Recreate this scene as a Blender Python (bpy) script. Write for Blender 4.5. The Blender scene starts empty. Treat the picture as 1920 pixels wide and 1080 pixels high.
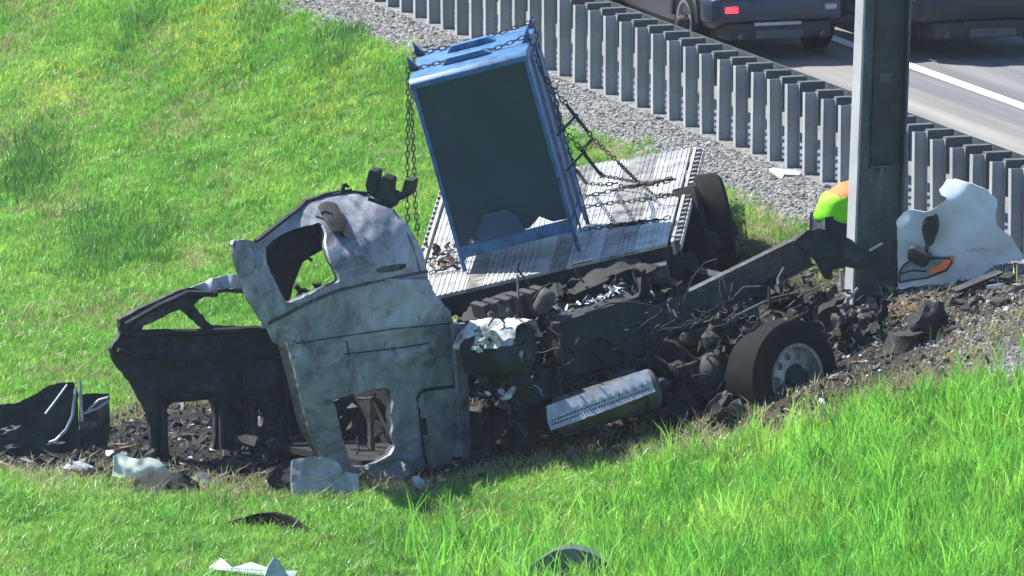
import bpy, bmesh, math, random
import numpy as np
from mathutils import Vector, Matrix, noise as mnoise
rng = np.random.default_rng(7)
random.seed(7)
sc = bpy.context.scene
COL = sc.collection

# ------------------------------------------------------------------ camera
D = 85.0
PITCH = math.radians(9)
CH = 1.75 + D * math.tan(PITCH)
FPX = 200 * D / math.cos(PITCH)            # focal length in pixels of a 1920 wide frame
CAM = Vector((0, -D, CH))
cf = Vector((0, math.cos(PITCH), -math.sin(PITCH)))
cu = Vector((0, math.sin(PITCH), math.cos(PITCH)))
cr = Vector((1, 0, 0))
cd = bpy.data.cameras.new('camera')
cd.sensor_width = 36
cd.lens = FPX / 1920 * 36
cd.clip_start = 1
cd.clip_end = 3000
cam = bpy.data.objects.new('camera', cd)
COL.objects.link(cam)
cam.location = CAM
cam.rotation_euler = (math.pi / 2 - PITCH, 0, 0)
sc.camera = cam

# ------------------------------------------------------------------ light
SUN_EL = math.radians(50)
SUN_H = Vector((-0.90, 0.44, 0)).normalized()           # towards the sun, on the ground
SUN_AZ = math.atan2(SUN_H.x, SUN_H.y)
w = bpy.data.worlds.new('World')
sc.world = w
w.use_nodes = True
nt = w.node_tree
bg = nt.nodes['Background']
sky = nt.nodes.new('ShaderNodeTexSky')
sky.sky_type = 'NISHITA'
sky.sun_disc = False
sky.sun_elevation = SUN_EL
sky.sun_rotation = SUN_AZ
nt.links.new(sky.outputs[0], bg.inputs[0])
bg.inputs[1].default_value = 0.092
sky.dust_density = 0.2
sky.ozone_density = 5.0
sd = bpy.data.lights.new('sun', 'SUN')
sd.energy = 5.0
sd.angle = math.radians(0.5)
sd.color = (1, 0.96, 0.89)
so = bpy.data.objects.new('sun', sd)
COL.objects.link(so)
sdir = Vector((SUN_H.x * math.cos(SUN_EL), SUN_H.y * math.cos(SUN_EL), math.sin(SUN_EL)))
so.rotation_euler = sdir.to_track_quat('Z', 'Y').to_euler()
so.location = (-20, 10, 30)
sc.view_settings.view_transform = 'Standard'
sc.view_settings.look = 'None'
sc.view_settings.gamma = 1
sc.view_settings.use_curve_mapping = False
sc.view_settings.exposure = 1.3
sc.cycles.max_bounces = 6
sc.cycles.use_denoising = True

# ------------------------------------------------------------------ pixel -> world
def ray(px, py):
    return cf + cr * ((px - 960) / FPX) - cu * ((py - 540) / FPX)
def at(px, py, Y):
    d = ray(px, py)
    return CAM + d * ((Y - CAM.y) / d.y)
def onz(px, py, z):
    d = ray(px, py)
    return CAM + d * ((z - CAM.z) / d.z)
def onplane(px, py, p0, n):
    d = ray(px, py)
    return CAM + d * ((Vector(p0) - CAM).dot(n) / d.dot(n))
def proj(p):
    v = Vector(p) - CAM
    k = v.dot(cf)
    return (960 + FPX * v.dot(cr) / k, 540 - FPX * v.dot(cu) / k)

# ------------------------------------------------------------------ terrain
R0 = Vector((1.484, 11.579, 1.8))
STEP = Vector((0.16298, -0.49947, 0))
RD = -STEP.normalized()                    # along the rail, away from the camera
NL = Vector((RD.y * -1, RD.x, 0))          # to the left of the rail, down the bank
ROADZ = 1.8
HS = np.array([-90, -13, 0, .3, .88, 1.3, 2.0, 2.7, 4.5, 6.3, 9, 60])
HZ = np.array([1.0, 1.8, 1.8, 1.77, 1.6, 1.42, 1.06, .72, .22, .02, 0, 0])
def hs_raw(s):
    return (np.interp(s - .25, HS, HZ) + np.interp(s, HS, HZ) + np.interp(s + .25, HS, HZ)) / 3
def side(x, y):
    return (x - R0.x) * NL.x + (y - R0.y) * NL.y
def along(x, y):
    return (x - R0.x) * RD.x + (y - R0.y) * RD.y
_ph = rng.uniform(0, 6.28, (14, 2))
_fr = rng.normal(0, 1, (14, 2))
def wob(x, y, sc_=1.0):
    o = 0
    for k in range(14):
        a = 0.5 + 0.35 * k
        o = o + np.sin(x * _fr[k, 0] * a * sc_ + y * _fr[k, 1] * a * sc_ + _ph[k, 0]) / (1 + .5 * k)
    return o / 3.2
def terr(x, y):
    s = side(x, y)
    k = np.clip((s - .2) / 1.2, 0, 1)
    return hs_raw(s) + .2 * np.exp(-((x - 2.6) ** 2 / .4 + (y + .7) ** 2 / .10)) + k * (0.055 * wob(x, y, .8) + .02 * wob(x + 9, y - 4, 3.0))
def ground(px, py):
    d = ray(px, py)
    t0, t1 = 60 / d.y, 140 / d.y
    for i in range(60):
        t = (t0 + t1) / 2
        p = CAM + d * t
        if p.z > terr(p.x, p.y): t0 = t
        else: t1 = t
    return CAM + d * t1
def gz(x, y, dz=0.0):
    return Vector((x, y, float(terr(x, y)) + dz))

# ------------------------------------------------------------------ materials
def nodes(name):
    m = bpy.data.materials.new(name)
    m.use_nodes = True
    n = m.node_tree.nodes
    return m, n, m.node_tree.links, n['Principled BSDF']
def ramp(n, l, fac, stops):
    r = n.new('ShaderNodeValToRGB')
    e = r.color_ramp.elements
    while len(e) < len(stops): e.new(0.5)
    for q, (p, c) in zip(e, stops):
        q.position = p
        q.color = (*c, 1) if len(c) == 3 else c
    l.new(fac, r.inputs[0])
    return r.outputs[0]
def nz(n, l, scale, detail=5, rough=.6, vec=None, dist=0):
    t = n.new('ShaderNodeTexNoise')
    t.inputs['Scale'].default_value = scale
    t.inputs['Detail'].default_value = detail
    t.inputs['Roughness'].default_value = rough
    t.inputs['Distortion'].default_value = dist
    if vec is None:
        g = n.new('ShaderNodeNewGeometry')
        vec = g.outputs['Position']
    l.new(vec, t.inputs['Vector'])
    return t.outputs[0]
def mixc(n, l, fac, a, b, mode='MIX'):
    m = n.new('ShaderNodeMix')
    m.data_type = 'RGBA'
    m.blend_type = mode
    for s_, v in ((0, fac), (6, a), (7, b)):
        if isinstance(v, (float, int)): m.inputs[s_].default_value = v
        elif isinstance(v, tuple): m.inputs[s_].default_value = (*v, 1)
        else: l.new(v, m.inputs[s_])
    return m.outputs[2]
def bump(n, l, bsdf, h, strength=.3, dist=.01):
    b = n.new('ShaderNodeBump')
    b.inputs['Strength'].default_value = strength
    b.inputs['Distance'].default_value = dist
    l.new(h, b.inputs['Height'])
    l.new(b.outputs[0], bsdf.inputs['Normal'])
def M(name, stops, scale=4, rough=.6, metal=0, bs=.3, bd=.01, fine=None, detail=6, spec=.4, dist=0):
    m, n, l, b = nodes(name)
    f = nz(n, l, scale, detail, .65, dist=dist)
    c = ramp(n, l, f, stops)
    if fine:
        g = ramp(n, l, nz(n, l, fine[0], 4, .7), [(fine[1], fine[3]), (fine[2], (1, 1, 1))])
        c = mixc(n, l, 1.0, c, g, 'MULTIPLY')
    l.new(c, b.inputs['Base Color'])
    b.inputs['Roughness'].default_value = rough
    b.inputs['Metallic'].default_value = metal
    b.inputs['Specular IOR Level'].default_value = spec
    if bs: bump(n, l, b, nz(n, l, scale * 6, 5, .6), bs, bd)
    return m
def flat(name, c, rough=.6, metal=0, spec=.4, var=.15, scale=6):
    c0 = tuple(max(0, q * (1 - var)) for q in c)
    c1 = tuple(min(1, q * (1 + var)) for q in c)
    return M(name, [(.3, c0), (.7, c1)], scale, rough, metal, .1, .004, spec=spec)

m_ash = M('burnt_pale_metal', [(.27, (.028, .034, .042)), (.38, (.085, .105, .135)), (.5, (.15, .19, .255)), (.64, (.24, .30, .39)), (.8, (.34, .41, .52))],
          1.9, .5, .2, .2, .008, fine=(13, .30, .52, (.62, .62, .6)), dist=.9)
m_ashdark = M('burnt_mid_metal', [(.3, (.02, .021, .021)), (.5, (.06, .066, .068)), (.7, (.12, .135, .15))], 4, .7, .1, .4, .012,
              fine=(22, .35, .6, (.45, .42, .38)), dist=.5)
m_char = M('charred_metal', [(.3, (.011, .013, .014)), (.55, (.026, .030, .033)), (.75, (.065, .075, .082))], 4, .75, .05, .5, .015, fine=(30, .3, .6, (.4, .4, .4)), dist=.4)
m_black = M('soot_black', [(.35, (.005, .006, .006)), (.6, (.013, .0145, .0145)), (.78, (.035, .036, .033))], 7, .8, 0, .6, .02)
m_rust = M('rusty_steel', [(.3, (.02, .016, .013)), (.55, (.07, .045, .03)), (.75, (.15, .09, .05))], 14, .8, .3, .5, .004)
m_chain = M('chain_steel', [(.3, (.035, .032, .03)), (.6, (.10, .085, .07)), (.8, (.18, .15, .12))], 20, .5, .6, .2, .002)
m_alu = M('deck_aluminium', [(.3, (.28, .28, .275)), (.55, (.42, .42, .41)), (.75, (.5, .5, .49))], 2.5, .45, .35, .15, .004,
          fine=(5, .32, .52, (.58, .54, .48)), dist=.5)
m_alu2 = M('deck_aluminium_smoked', [(.35, (.12, .115, .105)), (.55, (.27, .262, .245)), (.75, (.4, .39, .38))], 3.5, .5, .35, .15, .004, fine=(10, .35, .55, (.45, .4, .33)))
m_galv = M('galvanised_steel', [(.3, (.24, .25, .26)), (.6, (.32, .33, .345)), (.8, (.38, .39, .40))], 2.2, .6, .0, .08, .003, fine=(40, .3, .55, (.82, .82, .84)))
m_block = flat('blockout_grey', (.07, .074, .078), .75)
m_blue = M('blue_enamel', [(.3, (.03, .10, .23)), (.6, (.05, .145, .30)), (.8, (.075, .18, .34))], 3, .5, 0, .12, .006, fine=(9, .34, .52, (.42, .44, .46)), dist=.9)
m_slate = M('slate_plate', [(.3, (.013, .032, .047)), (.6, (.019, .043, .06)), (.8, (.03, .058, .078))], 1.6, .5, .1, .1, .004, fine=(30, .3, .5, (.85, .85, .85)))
m_tyre = M('tyre_rubber', [(.3, (.005, .0055, .006)), (.7, (.012, .013, .014))], 8, .85, 0, .3, .006, spec=.12)
m_rim = M('rim_alloy', [(.3, (.2, .195, .185)), (.6, (.4, .39, .375)), (.8, (.5, .49, .47))], 7, .4, .4, .1, .003, fine=(15, .3, .5, (.5, .45, .4)))
m_white = M('white_panel', [(.3, (.42, .47, .54)), (.7, (.52, .57, .65))], 2, .35, 0, .05, .004, fine=(12, .27, .38, (.75, .75, .74)))
m_whiteash = M('white_ash', [(.3, (.07, .075, .08)), (.46, (.3, .32, .34)), (.65, (.62, .65, .68))], 9, .9, 0, .8, .02)
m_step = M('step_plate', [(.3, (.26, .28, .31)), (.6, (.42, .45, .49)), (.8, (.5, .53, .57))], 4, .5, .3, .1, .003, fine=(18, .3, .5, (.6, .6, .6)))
m_tank = M('tank_grey', [(.3, (.04, .043, .042)), (.6, (.085, .09, .09)), (.8, (.13, .135, .135))], 5, .55, .3, .2, .006)
m_lime = flat('hivis_lime', (.22, .78, .01), .7, var=.08)
m_orange = flat('hivis_orange', (.6, .15, .03), .7, var=.08)
m_navy = flat('navy_cloth', (.02, .026, .04), .85)
m_skin = flat('skin', (.5, .3, .22), .6, var=.06)
m_hair = flat('hair_brown', (.05, .03, .02), .7)
m_boot = flat('boot_leather', (.06, .045, .03), .7)
m_carblue = flat('car_paint_blue_grey', (.03, .037, .06), .3, .4, .5, .1)
m_cardark = flat('car_paint_charcoal', (.014, .018, .02), .3, .4, .5, .1)
m_plastic = flat('black_plastic', (.02, .021, .022), .6)
m_silver = flat('silver_trim', (.28, .3, .34), .4, .5)
m_glass = flat('dark_glass', (.02, .025, .03), .08, 0, .6)
m_lens = flat('clear_lens', (.2, .25, .3), .15, 0, .6, var=.25, scale=30)
m_amber = flat('amber_lens', (.85, .17, .06), .3, 0, .5)
m_pshard = flat('pale_plastic', (.30, .37, .40), .4, var=.3, scale=20)
m_plate = flat('bare_plate', (.6, .6, .58), .5)
m_straw = M('dry_straw', [(.3, (.16, .11, .06)), (.7, (.36, .27, .15))], 9, .9, 0, .2, .004)
m_dirt = M('dark_clod', [(.3, (.02, .019, .017)), (.7, (.09, .08, .065))], 11, .9, 0, .6, .02)
def emis(name, c, s):
    m, n, l, b = nodes(name)
    b.inputs['Base Color'].default_value = (*c, 1)
    b.inputs['Emission Color'].default_value = (*c, 1)
    b.inputs['Emission Strength'].default_value = s
    return m
m_red = emis('brake_lamp_red', (.9, .02, .03), 2.0)

def ash_mat():
    m, n, l, b = nodes('burnt_cab_skin')
    c = ramp(n, l, nz(n, l, 1.7, 7, .68, dist=1.0), [(.28, (.045, .047, .055)), (.39, (.135, .145, .17)), (.51, (.235, .25, .295)), (.63, (.335, .355, .415)), (.78, (.45, .47, .54))])
    soot = ramp(n, l, nz(n, l, 4.5, 8, .75, dist=.7), [(.33, (.34, .34, .33)), (.47, (1, 1, 1))])
    c = mixc(n, l, 1.0, c, soot, 'MULTIPLY')
    rf = ramp(n, l, nz(n, l, 3.1, 8, .75, dist=1.5), [(.58, (0, 0, 0)), (.68, (.6, .6, .6))])
    c = mixc(n, l, rf, c, (.15, .125, .085))
    wf = ramp(n, l, nz(n, l, 7.5, 8, .8, dist=.8), [(.60, (0, 0, 0)), (.72, (.8, .8, .8))])
    c = mixc(n, l, wf, c, (.5, .54, .6))
    l.new(c, b.inputs['Base Color'])
    b.inputs['Roughness'].default_value = .5
    b.inputs['Metallic'].default_value = .2
    b.inputs['Specular IOR Level'].default_value = .4
    bump(n, l, b, nz(n, l, 9, 8, .75, dist=.6), .55, .02)
    return m
m_ash = ash_mat()
# pole: galvanised with a weathered dark run of its own
def pole_mat():
    m, n, l, b = nodes('weathered_sign_post')
    g = n.new('ShaderNodeNewGeometry')
    mp = n.new('ShaderNodeVectorMath'); mp.operation = 'MULTIPLY'
    mp.inputs[1].default_value = (5, 5, 1.2)
    l.new(g.outputs['Position'], mp.inputs[0])
    f = nz(n, l, 1.6, 6, .65, mp.outputs[0])
    c = ramp(n, l, f, [(.3, (.04, .044, .044)), (.5, (.075, .085, .088)), (.7, (.12, .14, .15))])
    f2 = nz(n, l, 30, 3, .6)
    c2 = ramp(n, l, f2, [(.3, (.6, .62, .6)), (.6, (1, 1, 1))])
    l.new(mixc(n, l, 1.0, c, c2, 'MULTIPLY'), b.inputs['Base Color'])
    b.inputs['Roughness'].default_value = .6
    b.inputs['Metallic'].default_value = .25
    return m
m_pole = pole_mat()

def grass_mat(name, c_lo, c_mid, c_hi, transl=.45):
    m, n, l, b = nodes(name)
    oi = n.new('ShaderNodeObjectInfo')
    f = nz(n, l, .55, 5, .6)
    c = ramp(n, l, f, [(.32, c_lo), (.5, c_mid), (.68, c_hi)])
    v = n.new('ShaderNodeMapRange')
    v.inputs['To Min'].default_value = .6
    v.inputs['To Max'].default_value = 1.35
    l.new(oi.outputs['Random'], v.inputs['Value'])
    hsv = n.new('ShaderNodeHueSaturation')
    l.new(v.outputs[0], hsv.inputs['Value'])
    l.new(c, hsv.inputs['Color'])
    hv = n.new('ShaderNodeMapRange')
    hv.inputs['To Min'].default_value = .485
    hv.inputs['To Max'].default_value = .515
    w2 = n.new('ShaderNodeTexWhiteNoise'); w2.noise_dimensions = '1D'
    l.new(oi.outputs['Random'], w2.inputs['W'])
    l.new(w2.outputs['Value'], hv.inputs['Value'])
    l.new(hv.outputs[0], hsv.inputs['Hue'])
    l.new(hsv.outputs[0], b.inputs['Base Color'])
    b.inputs['Roughness'].default_value = .42
    b.inputs['Specular IOR Level'].default_value = .5
    t = n.new('ShaderNodeBsdfTranslucent')
    l.new(hsv.outputs[0], t.inputs['Color'])
    mx = n.new('ShaderNodeMixShader')
    mx.inputs[0].default_value = transl
    l.new(b.outputs[0], mx.inputs[1])
    l.new(t.outputs[0], mx.inputs[2])
    l.new(mx.outputs[0], n['Material Output'].inputs['Surface'])
    return m
m_g1 = grass_mat('lawn_grass', (.115, .31, .038), (.20, .43, .06), (.32, .51, .095))
m_g2 = grass_mat('tall_grass', (.11, .36, .042), (.20, .48, .065), (.32, .55, .10), .5)
m_g3 = grass_mat('dark_grass', (.06, .19, .03), (.09, .24, .04), (.13, .3, .05), .4)
m_g5 = grass_mat('yellow_grass', (.28, .42, .05), (.4, .5, .08), (.5, .55, .12), .5)
m_g4 = grass_mat('dry_grass', (.24, .22, .10), (.36, .34, .17), (.46, .44, .26), .4)

# ------------------------------------------------------------------ object helpers
def tag(o, label=None, cat=None, group=None, kind=None):
    if label: o['label'] = label
    if cat: o['category'] = cat
    if group: o['group'] = group
    if kind: o['kind'] = kind
    return o
def empty(name, loc, label, cat, group=None):
    o = bpy.data.objects.new(name, None)
    COL.objects.link(o)
    o.location = loc
    o.empty_display_size = .2
    return tag(o, label, cat, group)
def V(*a):
    return Vector(a)

class MB:
    def __init__(s):
        s.v = []; s.f = []; s.mi = []; s.cur = 0
    def add(s, vs, fs):
        b = len(s.v)
        s.v += [tuple(q) for q in vs]
        s.f += [tuple(b + i for i in q) for q in fs]
        s.mi += [s.cur] * len(fs)
        return s
    def box(s, c, ax, ay, az, taper=1.0):
        c = Vector(c); ax, ay, az = Vector(ax), Vector(ay), Vector(az)
        vs = []
        for k in (-1, 1):
            t = 1 if k < 0 else taper
            for i, j in ((-1, -1), (1, -1), (1, 1), (-1, 1)):
                vs.append(c + ax * i * t + ay * j * t + az * k)
        return s.add(vs, [(3, 2, 1, 0), (4, 5, 6, 7), (0, 1, 5, 4), (1, 2, 6, 5), (2, 3, 7, 6), (3, 0, 4, 7)])
    def bar(s, p, q, w_, h_, up=(0, 0, 1)):
        p, q = Vector(p), Vector(q)
        d = (q - p)
        x = d.normalized()
        y = Vector(up).cross(x)
        if y.length < 1e-4: y = Vector((1, 0, 0)).cross(x)
        y.normalize()
        z = x.cross(y)
        return s.box((p + q) / 2, d / 2, y * w_ / 2, z * h_ / 2)
    def tube(s, pts, r, n=8, r2=None, closed=False):
        pts = [Vector(p) for p in pts]
        m = len(pts)
        vs = []
        prev = None
        for i, p in enumerate(pts):
            if closed:
                d = pts[(i + 1) % m] - pts[i - 1]
            else:
                d = pts[min(i + 1, m - 1)] - pts[max(i - 1, 0)]
            if d.length < 1e-9: d = Vector((0, 0, 1))
            d.normalize()
            a = prev if prev is not None else (Vector((0, 0, 1)) if abs(d.z) < .9 else Vector((1, 0, 0)))
            x = (a - d * a.dot(d))
            if x.length < 1e-6: x = d.orthogonal()
            x.normalize()
            prev = x
            y = d.cross(x)
            rr = r if r2 is None else r + (r2 - r) * i / max(1, m - 1)
            for k in range(n):
                t = 2 * math.pi * k / n
                vs.append(p + x * math.cos(t) * rr + y * math.sin(t) * rr)
        fs = []
        for i in range(m if closed else m - 1):
            j = (i + 1) % m
            for k in range(n):
                k2 = (k + 1) % n
                fs.append((i * n + k, i * n + k2, j * n + k2, j * n + k))
        if not closed:
            fs.append(tuple(reversed(range(n))))
            fs.append(tuple((m - 1) * n + k for k in range(n)))
        return s.add(vs, fs)
    def lathe(s, c, axis, prof, n=32, closed=False):
        c = Vector(c); a = Vector(axis).normalized()
        x = a.orthogonal().normalized(); y = a.cross(x)
        vs = []
        for r, h in prof:
            for k in range(n):
                t = 2 * math.pi * k / n
                vs.append(c + a * h + (x * math.cos(t) + y * math.sin(t)) * r)
        fs = []
        m = len(prof)
        for i in range(m if closed else m - 1):
            j = (i + 1) % m
            for k in range(n):
                k2 = (k + 1) % n
                fs.append((i * n + k, i * n + k2, j * n + k2, j * n + k))
        if not closed:
            if prof[0][0] > 1e-4: fs.append(tuple(reversed(range(n))))
            if prof[-1][0] > 1e-4: fs.append(tuple((m - 1) * n + k for k in range(n)))
        return s.add(vs, fs)
    def slab(s, pts, ext):
        pts = [Vector(p) for p in pts]
        e = Vector(ext)
        n = len(pts)
        vs = pts + [p + e for p in pts]
        nn = Vector((0, 0, 0))
        for i in range(n):
            nn += (pts[i] - pts[0]).cross(pts[(i + 1) % n] - pts[0])
        fl = nn.dot(e) > 0
        top = tuple(range(n, 2 * n)); bot = tuple(reversed(range(n)))
        sides = [(i, (i + 1) % n, n + (i + 1) % n, n + i) for i in range(n)]
        fs = [top, bot] + sides
        if not fl: fs = [tuple(reversed(q)) for q in fs]
        return s.add(vs, fs)
    def chunk(s, c, r, seed, sq=(1, 1, 1), rough=.45, sub=1):
        bm = bmesh.new()
        bmesh.ops.create_icosphere(bm, subdivisions=sub, radius=1)
        rr = random.Random(seed)
        off = Vector((rr.uniform(0, 99), rr.uniform(0, 99), rr.uniform(0, 99)))
        R = Matrix.Rotation(rr.uniform(0, 6.28), 3, Vector((rr.gauss(0, .4), rr.gauss(0, .4), 1)).normalized())
        vs = []
        for q in bm.verts:
            k = 1 + rough * (mnoise.noise(q.co * 1.7 + off) * 1.6 + rr.uniform(-.25, .25))
            p = Vector((q.co.x * sq[0], q.co.y * sq[1], q.co.z * sq[2])) * r * k
            vs.append(Vector(c) + R @ p)
        fs = [tuple(q.index for q in fc.verts) for fc in bm.faces]
        bm.free()
        return s.add(vs, fs)
    def build(s, name, mat, parent=None, smooth=35, bevel=0, loc=None, label=None):
        me = bpy.data.meshes.new(name)
        o0 = Vector(loc) if loc is not None else Vector((0, 0, 0))
        p = parent
        base = Vector((0, 0, 0))
        while p is not None:
            base += p.location
            p = p.parent
        off = o0 if parent is None else base
        me.from_pydata([(q[0] - off[0], q[1] - off[1], q[2] - off[2]) for q in s.v], [], s.f)
        me.update()
        mats = mat if isinstance(mat, (list, tuple)) else [mat]
        for mm in mats: me.materials.append(mm)
        if len(mats) > 1:
            me.polygons.foreach_set('material_index', s.mi)
        if bevel:
            bm = bmesh.new(); bm.from_mesh(me)
            es = [e for e in bm.edges if len(e.link_faces) == 2 and e.calc_face_angle(0) > .6]
            bmesh.ops.bevel(bm, geom=es, offset=bevel, segments=2, profile=.5, affect='EDGES', clamp_overlap=True)
            bm.to_mesh(me); bm.free()
        if smooth:
            me.polygons.foreach_set('use_smooth', [True] * len(me.polygons))
            me.set_sharp_from_angle(angle=math.radians(smooth))
        o = bpy.data.objects.new(name, me)
        COL.objects.link(o)
        if parent is not None: o.parent = parent
        else: o.location = o0
        if label: o['label'] = label
        return o

def rough_up(o, cuts, amp, sc_):
    bm = bmesh.new(); bm.from_mesh(o.data)
    bmesh.ops.subdivide_edges(bm, edges=bm.edges, cuts=cuts, use_grid_fill=True)
    bm.normal_update()
    for v in bm.verts:
        p = v.co * sc_
        v.co += v.normal * amp * (mnoise.noise(p) + .5 * mnoise.noise(p * 2.7)) + Vector((mnoise.noise(p + Vector((9, 0, 0))), mnoise.noise(p + Vector((0, 9, 0))), 0)) * amp * .5
    bm.to_mesh(o.data); bm.free()
    o.data.polygons.foreach_set('use_smooth', [True] * len(o.data.polygons))
    o.data.set_sharp_from_angle(angle=math.radians(40))
    return o
def in_poly(P, X, Y):
    P = np.asarray(P, float)
    ins = np.zeros(np.shape(X), bool)
    j = len(P) - 1
    for i in range(len(P)):
        xi, yi = P[i]; xj, yj = P[j]
        if yi != yj:
            c = ((yi > Y) != (yj > Y)) & (X < (xj - xi) * (Y - yi) / (yj - yi) + xi)
            ins ^= c
        j = i
    return ins
def nearest_on(polys, x, y):
    best = None
    for P in polys:
        for i in range(len(P)):
            ax, ay = P[i - 1]; bx, by = P[i]
            dx, dy = bx - ax, by - ay
            L = dx * dx + dy * dy
            t = 0 if L == 0 else max(0, min(1, ((x - ax) * dx + (y - ay) * dy) / L))
            qx, qy = ax + t * dx, ay + t * dy
            d = (qx - x) ** 2 + (qy - y) ** 2
            if best is None or d < best[0]: best = (d, qx, qy)
    return best
def ragged(P, amp):
    out = []
    for i in range(len(P)):
        (ax, ay), (bx, by) = P[i], P[(i + 1) % len(P)]
        k = max(1, int(math.hypot(bx - ax, by - ay) / 7))
        for j in range(k):
            x, y = ax + (bx - ax) * j / k, ay + (by - ay) * j / k
            out.append((x + amp * 2 * mnoise.noise(Vector((x * .13, y * .13, 3))), y + amp * 2 * mnoise.noise(Vector((x * .13, y * .13, 41)))))
    return out
def panel(mb, outline, holes, p0, n, cell=6, thick=.03, disp=None):
    """sheet-metal panel standing in the plane (p0, n): outline and holes are surveyed points, then given
    a fine grid, dents and a real thickness away from n"""
    n = Vector(n).normalized()
    outline = ragged(outline, 1.3 if cell > 4 else .5)
    holes = [ragged(h, 1.3) for h in holes]
    P = np.array(outline, float)
    x0, y0 = P.min(0) - cell; x1, y1 = P.max(0) + cell
    nx = int((x1 - x0) / cell) + 2; ny = int((y1 - y0) / cell) + 2
    gx = x0 + np.arange(nx) * cell; gy = y0 + np.arange(ny) * cell
    cx, cy = np.meshgrid(gx[:-1] + cell / 2, gy[:-1] + cell / 2)
    ins = in_poly(P, cx, cy)
    for h in holes: ins &= ~in_poly(h, cx, cy)
    polys = [outline] + list(holes)
    idx = {}
    front = []
    pts = []
    def vid(i, j):
        if (i, j) in idx: return idx[(i, j)]
        cells = [(a, b) for a in (i - 1, i) for b in (j - 1, j)]
        allin = all(0 <= a < nx - 1 and 0 <= b < ny - 1 and ins[b, a] for a, b in cells)
        x, y = gx[i], gy[j]
        if not allin:
            q = nearest_on(polys, x, y)
            if q[0] < (1.3 * cell) ** 2: x, y = q[1], q[2]
        idx[(i, j)] = len(pts)
        pts.append((x, y))
        return idx[(i, j)]
    faces = []
    for b in range(ny - 1):
        for a in range(nx - 1):
            if ins[b, a]:
                faces.append((vid(a, b), vid(a, b + 1), vid(a + 1, b + 1), vid(a + 1, b)))
    W = []
    for x, y in pts:
        p = onplane(x, y, p0, n)
        if disp: p = onplane(x, y, Vector(p0) + n * disp(x, y, p), n)
        W.append(p)
    m = len(W)
    edges = {}
    for f_ in faces:
        for k in range(4):
            e = (f_[k], f_[(k + 1) % 4])
            edges[e] = edges.get(e, 0) + 1
    back = [tuple(m + k for k in reversed(f_)) for f_ in faces]
    sides = [(e[1], e[0], m + e[0], m + e[1]) for e in edges if (e[1], e[0]) not in edges]
    return mb.add(W + [p - n * thick for p in W], faces + back + sides)
def dent(amp, sc_=2.0, seed=0):
    return lambda x, y, p: amp * mnoise.noise(Vector((p.x * sc_ + seed, p.y * sc_, p.z * sc_))) + amp * .4 * mnoise.noise(Vector((p.x * sc_ * 3 + seed, p.y * sc_ * 3, p.z * sc_ * 3)))
def copy_tree(o, parent=None):
    c = o.copy()
    COL.objects.link(c)
    c.parent = parent
    for ch in list(o.children): copy_tree(ch, c)
    return c

# ================================================================== SETTING
def axis_coords(lo, hi, st, far):
    a = list(np.arange(lo, hi + 1e-6, st))
    g = st; x = hi
    while x < far:
        g *= 1.35; x += g; a.append(x)
    g = st; x = lo; pre = []
    while x > -far:
        g *= 1.35; x -= g; pre.append(x)
    return np.array(pre[::-1] + a)
GX = axis_coords(-9, 9, .09, 700); GY = axis_coords(-10, 34, .09, 900)
gxx, gyy = np.meshgrid(GX, GY)
gzz = terr(gxx, gyy)
# where the bank is scorched / gravelled (surveyed on the ground, then kept in world metres)
burn_px = [(-60, 800), (120, 790), (200, 790), (310, 755), (400, 752), (480, 740), (620, 680), (840, 600), (900, 560), (1250, 480), (1380, 470), (1480, 470), (1600, 556),
           (1690, 552), (1800, 548), (1990, 530), (1990, 560), (1850, 590), (1790, 640), (1700, 685), (1570, 752), (1400, 800), (1260, 822), (1000, 872), (900, 895),
           (760, 920), (600, 930), (400, 915), (200, 900), (0, 885), (-60, 885)]
BURN = [tuple(ground(x, y).xy) for x, y in burn_px]
soil_px = [(1500, 620), (1640, 560), (1760, 545), (2000, 540), (2000, 640), (1900, 660), (1830, 690), (1740, 735), (1600, 785), (1480, 812), (1300, 838), (1300, 780)]
SOIL = [tuple(ground(x, y).xy) for x, y in soil_px]
gb_px = [(500, 2), (560, 22), (640, 48), (720, 85), (800, 125), (1080, 262), (1190, 285), (1330, 360), (1420, 400), (1520, 440), (1600, 500)]
gbs = sorted([(along(*ground(x, y).xy), side(*ground(x, y).xy)) for x, y in gb_px])
GB_T = np.array([-18, -9.5] + [g[0] for g in gbs]); GB_S = np.array([1.5, 1.7] + [g[1] for g in gbs])
def soft_poly(P, x, y, soft):
    P = np.asarray(P)
    acc = 0
    k = 0
    for dx in (-1, -.3, .3, 1):
        for dy in (-1, -.3, .3, 1):
            acc = acc + in_poly(P, x + dx * soft, y + dy * soft * 2); k += 1
    return acc / k
def zones(x, y):
    s = side(x, y); t = along(x, y)
    e = .16 * wob(x, y, 2.5) + .1 * wob(x + 5, y + 2, 7)
    sb = np.interp(t, GB_T, GB_S)
    grav = np.clip((sb - s + e) / .35 + .5, 0, 1)
    soil = np.clip(soft_poly(SOIL, x + .2 * wob(x, y, 3), y + .3 * wob(y, x, 3), .15) * 1.1, 0, 1)
    burn = soft_poly(BURN, x + .14 * wob(x, y, 3), y + .35 * wob(y, x, 3), .26)
    return grav, soil, burn
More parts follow.
